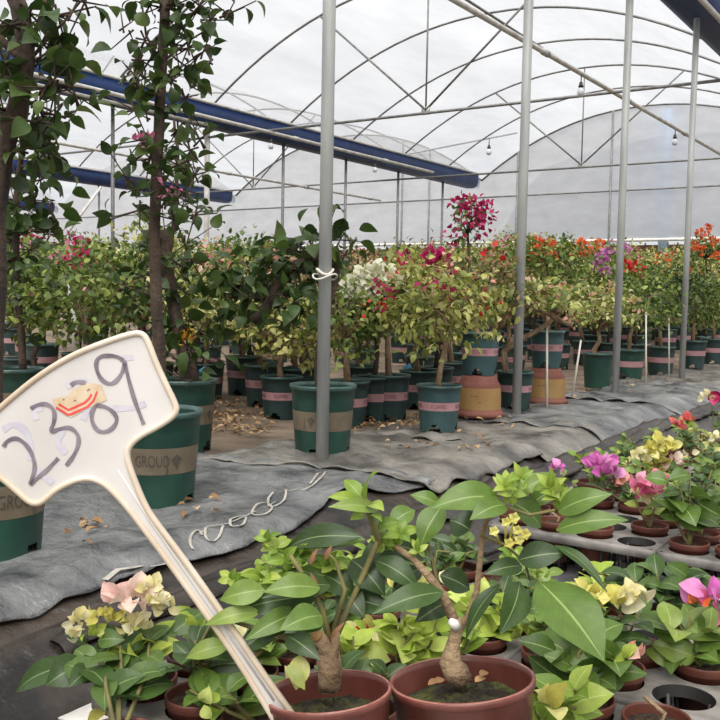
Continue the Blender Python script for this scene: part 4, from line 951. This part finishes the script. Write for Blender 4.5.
# near trays
NEARP = [
 ((425, 700), 'bright yellow-green variegated seedling between the two red pots', dict(tips_px=[(405, 600), (425, 590), (440, 612), (415, 632), (395, 622), (432, 640)], leafm='b_green', n_per=8, Lr=(.035, .06), flowers=[(412, 590, 12, 7, 'b_yellow', 18), (455, 582, 7, 6, 'b_cream', 13)])),
 ((488, 660), 'yellow-green seedling with pale leaves behind the right red pot', dict(tips_px=[(470, 605), (490, 620), (515, 632), (455, 630), (500, 600)], leafm='b_green', n_per=8, Lr=(.035, .06), flowers=[(480, 600, 9, 5, 'b_green', 15), (520, 640, 12, 7, 'b_green', 18)])),
 ((610, 655), 'seedling with large cream-yellow bracts beside the drooping leaf', dict(tips_px=[(600, 600), (622, 610), (585, 598), (640, 612)], leafm='h_dark', n_per=4, Lr=(.05, .07), flowers=[(590, 598, 11, 8, 'b_yellow', 17), (606, 600, 10, 8, 'b_yellow', 18), (622, 608, 12, 7, 'b_yellow', 19), (628, 600, 8, 5, 'b_cream', 17), (648, 606, 7, 3, 'b_cream', 24), (607, 601, 3, 3, 'b_gold', 10)])),
 ((610, 715), 'leafy seedling with one pink-tipped bract right of the red pots', dict(tips_px=[(590, 640), (615, 655), (575, 665), (600, 680), (555, 650)], leafm='h_mid', n_per=5, Lr=(.06, .09), flowers=[(633, 655, 6, 5, 'b_blush', 15), (624, 660, 8, 7, 'b_green', 15)], tint=(0, .5))),
 ((724, 668), 'bright green seedling with pink and orange bloom at the right edge', dict(tips_px=[(690, 618), (670, 632), (700, 650), (680, 668), (712, 630)], leafm='h_mid', n_per=4, tint=(.4, 1), Lr=(.06, .085), flowers=[(708, 600, 10, 8, 'b_orchid', 22), (695, 602, 4, 4, 'b_orange', 12), (712, 606, 8, 4, 'b_pink', 18)])),
 ((670, 615), 'dark broad-leaved seedling by the open black floor', dict(tips_px=[(655, 572), (690, 578), (630, 578), (665, 590), (700, 592)], leafm='h_dark', n_per=5, Lr=(.06, .09), wr=(.6, .8))),
 ((560, 690), 'low seedling with yellow bract at the bottom beside the right red pot', dict(tips_px=[(552, 700, -.1), (535, 712, -.1), (575, 690, -.1)], leafm='h_light', n_per=5, Lr=(.05, .07), flowers=[(550, 708, 10, 5, 'b_yellow', 24, -.12)])),
 ((345, 600), 'light green seedling behind the left red pot', dict(tips_px=[(262, 560), (245, 575), (280, 575), (300, 565), (255, 595), (235, 590), (330, 590)], leafm='h_light', n_per=8, Lr=(.03, .05))),
 ((225, 690), 'green seedling just left of the number stake', dict(tips_px=[(195, 640), (210, 625), (190, 670), (225, 645)], leafm='h_dark', n_per=4, Lr=(.05, .08), flowers=[(195, 625, 6, 4, 'b_green', 14), (235, 640, 6, 4, 'b_cream', 14), (232, 705, 8, 4, 'b_cream', 18)])),
 ((210, 720), 'low leafy seedling at the bottom edge beside the stake', dict(tips_px=[(225, 690), (205, 700), (190, 690)], leafm='h_mid', n_per=4, Lr=(.05, .08), flowers=[(208, 705, 7, 4, 'b_green', 16), (292, 690, 7, 3, 'b_cream', 20)])),
 ((365, 640), 'small red-flowered seedling seen between the red pots', dict(tips_px=[(362, 625), (350, 640), (380, 640)], leafm='l_var', n_per=6, Lr=(.04, .06), flowers=[(362, 632, 5, 5, 'b_red', 11), (355, 655, 8, 5, 'b_cream', 18)])),
]
NEARP.append(((642, 645), 'dark empty-looking brown pot behind the pink-tipped bract', dict(barestem=True)))
NEARP.append(((652, 700), 'brown pot with a bare stub at the bottom right beside an empty hole', dict(barestem=True)))
for (px, py), lab, kw in NEARP: seedling(nearest(holes_near, px, py), lab, **kw)
k = 0
for h in sorted([h for h in holes_near if h not in USED], key=lambda h: (round(h[1], 2), h[0])):
    px, py, z = pix((h[0], h[1], TZ)); k += 1
    if (px > 610 and py > 640) or k % 3 == 0 or not (-20 < px < 740) or py > 760: continue
    # keep clear of the two red pots
    if min(np.hypot(h[0]-q[0], h[1]-q[1]) for q in (G(328, 690, .2), G(462, 678, .2))) < .15: continue
    lm = ['h_mid', 'b_green', 'h_dark', 'h_light'][k % 4]
    seedling(h, '%s low seedling in the near trays, %s hole along, %s' % ({'h_dark': 'dark green', 'h_mid': 'mid green', 'h_light': 'light green', 'b_green': 'yellow-green'}[lm], ORD[k % 20], 'behind the red pots' if py < 640 else 'beside the red pots'), rnd=(4, .06, .06), leafm=lm, n_per=5, Lr=(.035, .06), group='low seedlings in the near trays')
# cream and pink flowered plant at lower left
c = G(118, 785, .02); c = np.array([c[0], c[1], -.03]); t = thing('bougainvillea', 'low bougainvillea with cream and blush bracts at the lower left', 'potted plant', c); small_pot(t, .06, .12, 0); dep = 1.50
tips = [D(*q) for q in ((85, 640, dep), (120, 632, dep), (150, 625, dep+.05), (105, 660, dep-.05), (140, 660, dep))]
stems_leaves(t, c, tips, 'h_dark', (.05, .075), 5, (0, 0, .11), tint=(.2, .9))
def BL(mb, c, b, tp, w, db, dt, tint=.5, N=None, **k):
    B = D(*b, db); T = D(*tp, dt); n = nrm((B+T)/2, .12)-_f*.75 if N is None else np.array(N, float)
    bigleaf(mb, B, T, w*(db+dt)/2/F, n, tint, off=c, **k)
mb = MB()
for b, tp, w, a, z in (((82, 662), (16, 692), 26, 0, .05), ((85, 662), (46, 685), 34, -.05, -.08), ((128, 645), (178, 634), 26, 0, .02), ((116, 655), (128, 685), 26, -.04, -.1), ((112, 678), (148, 682), 24, -.03, -.05), ((110, 690), (124, 715), 30, -.04, -.08), ((75, 650), (100, 668), 22, -.04, -.06), ((170, 635), (205, 612), 24, .02, .08), ((98, 640), (125, 640), 20, -.03, -.04)):
    BL(mb, c, b, tp, w, dep+a, dep+z, random.uniform(.2, .9), arch=.14, nl=10, nw=3)
mb.build('broad_leaves', 'h_dark', t)
mb = MB(); BL(mb, c, (103, 710), (87, 728), 14, dep-.05, dep-.1, .3); mb.build('yellow_leaf', 'b_yellow', t)
for px, py, r, n, bm, L in ((122, 602, 8, 7, 'b_creampink', 22), (135, 600, 8, 8, 'b_creampink', 20), (158, 604, 12, 18, 'b_cream', 12), (148, 590, 8, 9, 'b_cream', 12), (80, 624, 9, 12, 'b_cream', 12), (100, 618, 7, 10, 'b_yellow', 11), (95, 635, 9, 10, 'b_green', 10), (118, 620, 8, 10, 'b_yellow', 11), (135, 630, 10, 11, 'b_cream', 14), (165, 612, 8, 8, 'b_cream', 14), (75, 638, 6, 5, 'b_cream', 14)):
    bracts(t, c, px, py, dep-.03, r, n, bm, L)
bracts(t, c, 147, 709, dep-.05, 4, 5, 'b_orange', 12)
# ------------------------------------------------------------------ the two red-brown pots
def redpot(px, py, halfw, label, tilt):
    cr = G(px, py, .222); dep = depth(cr); R = halfw*dep/F; h = .16
    c = np.array([cr[0], cr[1], TZ+.003]); c[:2] += _r[:2]*(.0135)+_f[:2]*(-.014); t = thing('potted_plant', label, 'potted plant', c)
    p = MB(); rb = R*.74
    p.lathe([(.001, 0), (rb, 0), (rb*.99+R*.09, h*.45), (R*.895, h*.62), (R*.915, h*.625), (R*.93, h*.80), (R*.945, h*.805), (R*.965, h*.93), (R*.985, h*.94), (R*1.0, h*.955), (R*1.0, h*.992), (R*.985, h), (R*.955, h*.995), (R*.945, h*.95), (R*.86, h*.55)], 48, 0)
    p.lathe([(R*1.001, h*.985), (R*.987, h*1.004), (R*.955, h*1.0)], 48, 1)
    o = p.build('pot', ['red', 'redrim'], t)
    s = MB(); s.disc(R*.885, h*.80, 36, 0, bump=.012, rings=7); so = s.build('soil', 'moss', t)
    q = Matrix.Rotation(math.radians(-5), 4, Vector((_r[0], _r[1], 0)).normalized()) @ Matrix.Rotation(tilt, 4, Vector((_f[0], _f[1], 0)).normalized())
    for w in (o, so): w.matrix_local = q
    return t, c, dep, R, h
TI = -math.radians(5)
t1, c1, d1, R1, h1 = redpot(328, 690, 64, 'red-brown pot with a stumpy cut trunk holding the number stake', TI)
t2, c2, d2, R2, h2 = redpot(462, 678, 73, 'red-brown pot with a forked seedling and one huge drooping leaf', TI)
def trunkpx(t, c, paths, bark, name='trunk', seg=12):
    m = MB()
    for pth in paths:
        if name == 'branch': m = MB()
        P = [D(a, b, e)-c for a, b, e, r in pth]; rr = [r*e/F for a, b, e, r in pth]; m.tube(P, rr, seg)
        if name == 'branch': o = m.build(name, bark, t)
    return o if name == 'branch' else m.build(name, bark, t)
trunkpx(t1, c1, [[(330, 690, d1, 12), (329, 670, d1, 11), (327, 655, d1, 11), (322, 642, d1, 9), (316, 636, d1-.01, 7)], [(330, 660, d1, 8), (334, 645, d1, 6), (336, 632, d1, 4)], [(334, 685, d1+.01, 8), (336, 665, d1+.01, 6), (334, 648, d1+.01, 5)]], 'barktan')
o = trunkpx(t1, c1, [[(316.5, 636.5, d1-.0105, 6.8), (315.5, 635, d1-.012, 6.4)]], 'ochre', 'cut_face'); o['label'] = 'pale sawn end of the trunk'
trunkpx(t1, c1, [[(326, 648, d1, 4), (295, 640, d1-.02, 3), (260, 630, d1-.03, 2.5), (235, 622, d1-.03, 2)], [(330, 642, d1, 4), (322, 610, d1, 3), (300, 570, d1, 2.5), (290, 555, d1, 2)], [(334, 640, d1, 4), (352, 600, d1+.03, 3), (372, 555, d1+.03, 3), (380, 535, d1+.03, 2.5), (366, 505, d1+.03, 2)], [(380, 545, d1+.03, 3), (366, 505, d1+.03, 2.5), (364, 490, d1+.03, 2)], [(332, 635, d1, 3), (345, 590, d1, 2.2), (335, 560, d1, 1.5), (327, 552, d1, 1)]], 'twig', 'branch')
L1d = [((362, 537), (287, 548), 26, .0, .05, .1), ((375, 560), (420, 590), 26, .04, .02, .2), ((330, 585), (262, 598), 26, 0, -.04, .3), ((318, 596), (232, 612), 30, .0, -.02, .2), ((352, 560), (385, 596), 34, .06, .03, .1), ((320, 615), (285, 633), 34, -.03, -.07, .5), ((288, 636), (320, 660), 24, -.06, -.10, .1), ((340, 590), (365, 618), 28, .05, .02, .1), ((345, 600), (395, 612), 26, .06, .04, .2), ((300, 610), (265, 640), 26, 0, -.05, .2), ((275, 630), (235, 655), 24, 0, -.03, .2), ((325, 575), (355, 595), 28, .05, .04, .3), ((310, 580), (275, 585), 24, .05, .05, .4), ((395, 545), (432, 560), 30, .08, .05, .4), ((372, 540), (398, 520), 22, .05, .07, .6)]
mb = MB()
for b, tp, w, a, z, ti in L1d: BL(mb, c1, b, tp, w, d1+a, d1+z, ti, arch=.16, nl=12, nw=4)
mb.build('leaves', 'h_dark', t1)
mb = MB()
for b, tp, w, a, z, ti in [((365, 540), (287, 545), 27, .02, .06, .6), ((378, 510), (328, 507), 16, .03, .0, .8), ((265, 590), (220, 600), 26, -.03, -.03, .7), ((320, 588), (263, 592), 26, -.03, -.05, .6), ((322, 616), (280, 630), 30, -.05, -.09, .5), ((260, 612), (205, 625), 18, -.03, -.04, .9), ((230, 645), (186, 658), 20, 0, 0, .9), ((300, 612), (245, 640), 24, -.02, -.06, .4), ((345, 580), (290, 575), 24, .06, .07, .4), ((378, 530), (402, 522), 16, .03, .0, .6), ((390, 525), (415, 510), 22, .06, .08, .5)]:
    BL(mb, c1, b, tp, w, d1+a, d1+z, ti, arch=.16, nl=12, nw=4)
mb.build('leaves', 'h_mid', t1)
mb = MB()
for b, tp, w in (((366, 500), (380, 470), 17), ((362, 498), (344, 480), 16), ((360, 503), (328, 497), 15), ((368, 505), (384, 511), 16), ((366, 508), (372, 527), 12), ((365, 515), (350, 520), 12), ((370, 515), (382, 522), 10)): BL(mb, c1, b, tp, w, d1+.03, d1+random.uniform(-.02, .05), random.uniform(.2, .9), arch=.12, nl=8, nw=3, N=nrm((0, 0, 0), .3)-_f*.5)
for cx, cy, k, L in ((276, 548, 8, 18), (268, 540, 6, 15), (285, 560, 8, 22), (300, 556, 7, 18), (330, 565, 6, 20), (312, 545, 5, 16), (262, 578, 8, 22), (245, 585, 6, 18), (232, 580, 6, 16), (280, 580, 7, 22), (300, 585, 6, 20), (400, 535, 6, 20), (385, 545, 5, 18)):
    for i in range(k):
        a = i*2*PI/k+RNG.uniform(0, .6); BL(mb, c1, (cx, cy), (cx+L*math.cos(a), cy-.6*L*math.sin(a)-3), L*.55, d1+.04, d1+.04-.04*math.sin(a)*0+RNG.uniform(-.03, .03), random.uniform(.1, 1), nl=6, nw=2)
mb.build('young_leaves', 'h_light', t1)
mb = MB(); BL(mb, c1, (300, 655), (296, 690), 22, d1-.08, d1-.09, .6, N=-_f+np.array([.3, 0, .2])); BL(mb, c1, (288, 665), (305, 690), 14, d1-.09, d1-.1, .3); mb.build('pale_leaf', 'l_var', t1)
for b, tp in (((325, 560), (332, 545)), ((318, 590), (310, 572)), ((256, 612), (254, 600)), ((310, 565), (318, 548)), ((330, 640), (345, 622))):
    mb = MB(); BL(mb, c1, b, tp, 5, d1-.02, d1-.02, .1); mb.build('dry_leaf', 'dry', t1)
# second pot
trunkpx(t2, c2, [[(463, 682, d2, 11), (456, 672, d2, 13), (450, 662, d2, 11), (453, 645, d2, 7), (457, 630, d2, 6), (455, 618, d2, 6)], [(455, 622, d2, 5.5), (443, 596, d2, 5), (428, 575, d2, 4.2), (412, 558, d2, 3.5), (395, 546, d2, 3)], [(458, 632, d2, 4), (470, 612, d2+.01, 3.4), (477, 590, d2+.01, 3), (480, 560, d2+.01, 3), (482, 535, d2+.01, 3), (487, 520, d2+.01, 2.5), (500, 500, d2, 2)]], 'barktan')
trunkpx(t2, c2, [[(482, 535, d2, 2), (505, 545, d2-.02, 1.6), (525, 562, d2-.04, 1.4), (530, 580, d2-.04, 1.2)], [(500, 505, d2, 2), (530, 515, d2-.01, 1.6), (555, 510, d2-.02, 1.5)], [(440, 592, d2, 3), (432, 560, d2+.02, 2), (426, 535, d2+.02, 1.6)]], 'twig', 'branch')
o = trunkpx(t2, c2, [[(456, 627, d2-.006, 5.2), (454, 624, d2-.012, 5), (451, 621, d2-.016, 3.5)]], 'white', 'white_cap'); o['label'] = 'white waxed cut stub'
mb = MB()
BL(mb, c2, (540, 582), (604, 661), 66, d2-.06, d2-.14, .35, arch=.06, nl=16, nw=6, fold=.12, wave=.02, N=-_f*.8+CAMUP*.55+_r*.25); 
mb.build('drooping_leaf', 'h_mid', t2)
mb = MB()
for b, tp, w, a, z, ti, N in [((520, 582), (500, 634), 32, -.04, -.08, .3, -_f+CAMUP*.3+_r*.3), ((500, 584), (466, 640), 18, -.02, -.02, .2, -_f*.6+CAMUP*.5-_r*.6), ((518, 560), (565, 553), 28, -.05, -.06, .1, None), ((522, 566), (484, 574), 20, -.03, -.05, .2, None), ((443, 592), (372, 614), 27, -.02, -.05, .4, None), ((420, 568), (392, 592), 22, .03, .0, .1, None), ((555, 545), (607, 592), 14, -.05, -.10, .2, -_f*.5+CAMUP*.8), ((452, 600), (415, 622), 24, .04, .02, .1, None), ((440, 575), (470, 590), 26, .04, .05, .1, None), ((470, 530), (450, 520), 34, .05, .06, .1, None), ((398, 548), (360, 560), 30, .03, .02, .3, None)]:
    BL(mb, c2, b, tp, w, d2+a, d2+z, ti, arch=.13, nl=12, nw=4, N=N)
mb.build('leaves', 'h_dark', t2)
mb = MB()
for b, tp, w, a, z, ti, N in [((500, 498), (431, 508), 34, 0, -.02, .5, None), ((442, 506), (420, 548), 28, .02, .0, .4, -_f*.8+CAMUP*.4-_r*.3), ((512, 502), (541, 528), 30, .02, .03, .2, None), ((518, 494), (556, 474), 16, .02, .04, .7, None), ((510, 494), (528, 466), 18, .04, .06, .7, None), ((558, 512), (612, 494), 27, -.02, -.05, .4, None), ((556, 530), (628, 520), 24, -.03, -.06, .4, None), ((500, 500), (447, 490), 20, .04, .06, .5, None), ((440, 505), (410, 495), 16, .05, .05, .5, None), ((415, 555), (380, 540), 22, .04, .05, .3, None), ((530, 505), (560, 488), 20, .05, .06, .4, None), ((505, 505), (470, 520), 26, -.02, -.05, .4, None)]:
    BL(mb, c2, b, tp, w, d2+a, d2+z, ti, arch=.15, nl=12, nw=4, N=N)
mb.build('leaves', 'h_mid', t2)
mb = MB()
for cx, cy, k, L in ((505, 488, 10, 18), (512, 494, 8, 20), (536, 575, 9, 10), (556, 497, 9, 20), (550, 488, 6, 22), (418, 552, 6, 14), (540, 590, 6, 10), (520, 478, 4, 18)):
    for i in range(k):
        a = i*2*PI/k+RNG.uniform(0, .6); BL(mb, c2, (cx, cy), (cx+L*math.cos(a)*.8, cy-.8*L*math.sin(a)-4), L*.45, d2-.01, d2-.01+RNG.uniform(-.03, .03), random.uniform(.3, 1), nl=6, nw=2)
mb.build('young_leaves', 'h_light', t2)
for cx, cy in ((494, 531), (506, 522), (514, 518), (517, 530), (525, 534), (519, 540), (509, 543)):
    q = MB(); p = D(cx, cy, d2-.06); rr = random.uniform(5, 7)
    for i in range(5):
        a = i*2*PI/5; BL(q, c2, (cx, cy), (cx+rr*math.cos(a), cy+rr*math.sin(a)), 6, d2-.06, d2-.062, random.uniform(.2, .9), nl=4, nw=2, N=-_f+np.array([0, 0, .2]))
    q.tube([p-c2, D(505+(cx-505)*.4, 545, d2-.03)-c2], .0015, 5); q.build('yellow_bud', 'b_yellow', t2)
for px, py in ((428, 685), (436, 683), (480, 676), (475, 682)):
    mb = MB(); BL(mb, c2, (px, py), (px+random.uniform(8, 14), py-4), 9, d2-.02, d2-.01, random.uniform(.1, .5), N=CAMUP+_r*.3); mb.build('dry_leaf', 'dry', t2)

# ------------------------------------------------------------------ the number stake, pushed into the left red pot
ds = d1-.035
sb = D(277, 705, ds); st_ = thing('number_stake', 'cream plastic T-shaped stake hand-numbered 2389 in the left red pot', 'plant label stake', sb)
TILT = .10                                             # the plate leans slightly back from upright
def SP2(px, py, lift=0.0):
    u_ = (px-277)/F*ds; v_ = -(py-705)/F*ds
    return _r*u_+_u*v_+(-_f)*(lift)+_f*(TILT*v_*.0)
def smooth_poly(pts, it=3):
    for _ in range(it):
        q = []
        for i in range(len(pts)):
            a = np.array(pts[i], float); b = np.array(pts[(i+1) % len(pts)], float); q += [a*.75+b*.25, a*.25+b*.75]
        pts = q
    return pts
OUT = [(282, 738), (253, 690), (228, 650), (180, 582), (128, 512), (112, 494), (100, 484), (84, 480), (60, 490), (46, 503), (38, 507), (28, 505), (12, 490), (-8, 474), (-28, 456), (-36, 444), (-30, 432), (0, 404), (36, 374), (72, 352), (108, 338), (134, 330), (144, 331), (150, 338), (158, 360), (168, 382), (178, 402), (180, 411), (174, 420), (158, 430), (142, 438), (131, 448), (130, 458), (136, 476), (148, 505), (158, 520), (190, 562), (232, 622), (270, 678), (289, 704), (304, 726)]
OUT = smooth_poly(OUT, 2)
m = MB(); n = len(OUT); th = .0022
m.add([SP2(x, y, th/2) for x, y in OUT]+[SP2(x, y, -th/2) for x, y in OUT], [tuple(range(n-1, -1, -1)), tuple(range(n, 2*n))]+[(k, (k+1) % n, n+(k+1) % n, n+k) for k in range(n)])
o = m.build('plate', 'stake', st_, smooth=False)
bm = bmesh.new(); bm.from_mesh(o.data); bmesh.ops.triangulate(bm, faces=[f for f in bm.faces if len(f.verts) > 4]); bmesh.ops.recalc_face_normals(bm, faces=bm.faces); bm.to_mesh(o.data); bm.free()
cen = np.mean(OUT, 0); ins = []
for i in range(n):
    a = np.array(OUT[i-1]); b = np.array(OUT[(i+1) % n]); tt = (b-a)/(np.linalg.norm(b-a)+1e-9); nn = np.array([tt[1], -tt[0]]); ins.append(np.array(OUT[i])+nn*3.0)
def inside(p):
    c_ = False; j = n-1
    for i in range(n):
        if ((OUT[i][1] > p[1]) != (OUT[j][1] > p[1])) and (p[0] < (OUT[j][0]-OUT[i][0])*(p[1]-OUT[i][1])/(OUT[j][1]-OUT[i][1]+1e-12)+OUT[i][0]): c_ = not c_
        j = i
    return c_
if sum(inside(p) for p in ins) < n/2: ins = [2*np.array(OUT[i])-ins[i] for i in range(n)]
m = MB(); m.tube([SP2(x, y, .0012) for x, y in ins]+[SP2(*ins[0], .0012)], 3.2*ds/F, 8, caps=False); m.build('raised_rim', 'stakerim', st_)
m = MB(); m.tube([SP2(118, 470, .0008), SP2(150, 520, .001), (SP2(200, 592, .001)), SP2(274, 700, .001)], [.001, .0018, .0018, .0015], 8); m.build('rib', 'stake', st_)
def marker(pp, w, mt, name, lift, it=2):
    Q = [np.array(p, float) for p in pp]
    for _ in range(it):                                        # round the strokes
        z = [Q[0]]
        for i in range(len(Q)-1): z += [Q[i]*.75+Q[i+1]*.25, Q[i]*.25+Q[i+1]*.75]
        Q = z+[Q[-1]]
    b = MB(); vs = []
    for i, p in enumerate(Q):
        d = Q[min(i+1, len(Q)-1)]-Q[max(i-1, 0)]; d /= np.linalg.norm(d)+1e-9; nn = np.array([-d[1], d[0]]); ww = w*(1+.15*math.sin(i*.9))
        a_, b_ = p+nn*ww, p-nn*ww; vs += [SP2(*a_, lift), SP2(*b_, lift), SP2(*a_, lift-.0004), SP2(*b_, lift-.0004)]
    k = len(Q)
    for i in range(k-1): b.f += [(4*i, 4*i+1, 4*i+5, 4*i+4), (4*i+2, 4*i+6, 4*i+7, 4*i+3)]; b.m += [0, 0]
    b.v = [tuple(map(float, q)) for q in vs]; b.t = [.5]*len(vs)
    return b.build(name, mt, st_)
L_ = .0018
z3 = lambda pts: [(x/3, 320+y/3) for x, y in pts]
for pts in ([(10, 330), (40, 310), (75, 325), (95, 370), (90, 420)], [(110, 300), (100, 270), (130, 262)], [(340, 265), (400, 265), (438, 250)], [(365, 115), (400, 112)], [(200, 200), (235, 180), (262, 188)], [(190, 330), (170, 370), (200, 400)], [(250, 300), (270, 250), (300, 250)], [(110, 450), (140, 475), (160, 490)]):
    marker(z3(pts), 3.0, 'inkghost', 'faded_mark', L_-.0003)
b = MB(); b.add([SP2(x, y, L_) for x, y in z3([(158, 238), (180, 232), (205, 228), (215, 212), (250, 195), (275, 188), (305, 195), (312, 215), (322, 240), (270, 262), (215, 292), (200, 285), (188, 275), (168, 262)])], [tuple(range(14))]); o = b.build('torn_sticker', 'sticker', st_, smooth=False)
bm = bmesh.new(); bm.from_mesh(o.data); bmesh.ops.triangulate(bm, faces=bm.faces); bm.to_mesh(o.data); bm.free()
for pts in ([(170, 262), (205, 284), (216, 282), (264, 260), (282, 242), (293, 214)], [(178, 252), (207, 270), (256, 248), (270, 234), (276, 222)]): marker(z3(pts), 1.1, 'redprint', 'red_chevron', L_+.0003, 0)
for px, py in ((224, 243), (262, 212), (266, 210), (190, 240)): marker(z3([(px, py), (px+5, py-3)]), .7, 'ink', 'ink_dot', L_+.0003, 0)
for pts in ([(12, 380), (22, 362), (50, 352), (76, 368), (97, 398), (108, 440), (100, 468), (90, 496), (108, 478), (140, 452), (176, 414)],
            [(94, 266), (112, 254), (142, 250), (164, 268), (166, 300), (150, 338), (180, 326), (212, 320), (236, 342), (238, 372), (222, 408), (200, 436)],
            [(214, 196), (228, 184), (258, 188)], [(290, 254), (326, 262), (352, 288), (350, 312), (324, 336), (294, 334), (276, 304), (276, 276), (290, 254)],
            [(372, 122), (352, 108), (312, 106), (292, 116), (288, 142), (302, 176), (328, 194), (350, 184), (368, 158), (376, 130)], [(374, 122), (384, 168), (404, 240), (432, 312)]):
    marker(z3(pts), 1.9, 'ink', 'digit_stroke', L_+.0004)
# ------------------------------------------------------------------ light
W = bpy.data.worlds.new('world'); S.world = W; W.use_nodes = True; nt = W.node_tree; nt.nodes.clear()
out = nt.nodes.new('ShaderNodeOutputWorld'); bg = nt.nodes.new('ShaderNodeBackground'); tc = nt.nodes.new('ShaderNodeTexCoord'); sx = nt.nodes.new('ShaderNodeSeparateXYZ')
nt.links.new(tc.outputs['Generated'], sx.inputs[0])
r = ramp(nt, sx.outputs[2], [(0, (214, 217, 221)), (.5, (250, 250, 250))]); nt.links.new(r.outputs[0], bg.inputs['Color']); bg.inputs['Strength'].default_value = .80
nt.links.new(bg.outputs[0], out.inputs[0])
sun = bpy.data.lights.new('sun', 'SUN'); sun.energy = 4.2; sun.angle = math.radians(60); sun.color = (1, .97, .92)
so = bpy.data.objects.new('sun', sun); COL.objects.link(so); so.rotation_euler = (math.radians(28), math.radians(14), 0)
S.view_settings.view_transform = 'Standard'; S.view_settings.look = 'None'; S.view_settings.gamma = 1; S.view_settings.exposure = 0.4
S.view_settings.use_curve_mapping = False
S.cycles.max_bounces = 8; S.cycles.diffuse_bounces = 4; S.cycles.transmission_bounces = 5; S.cycles.transparent_max_bounces = 12
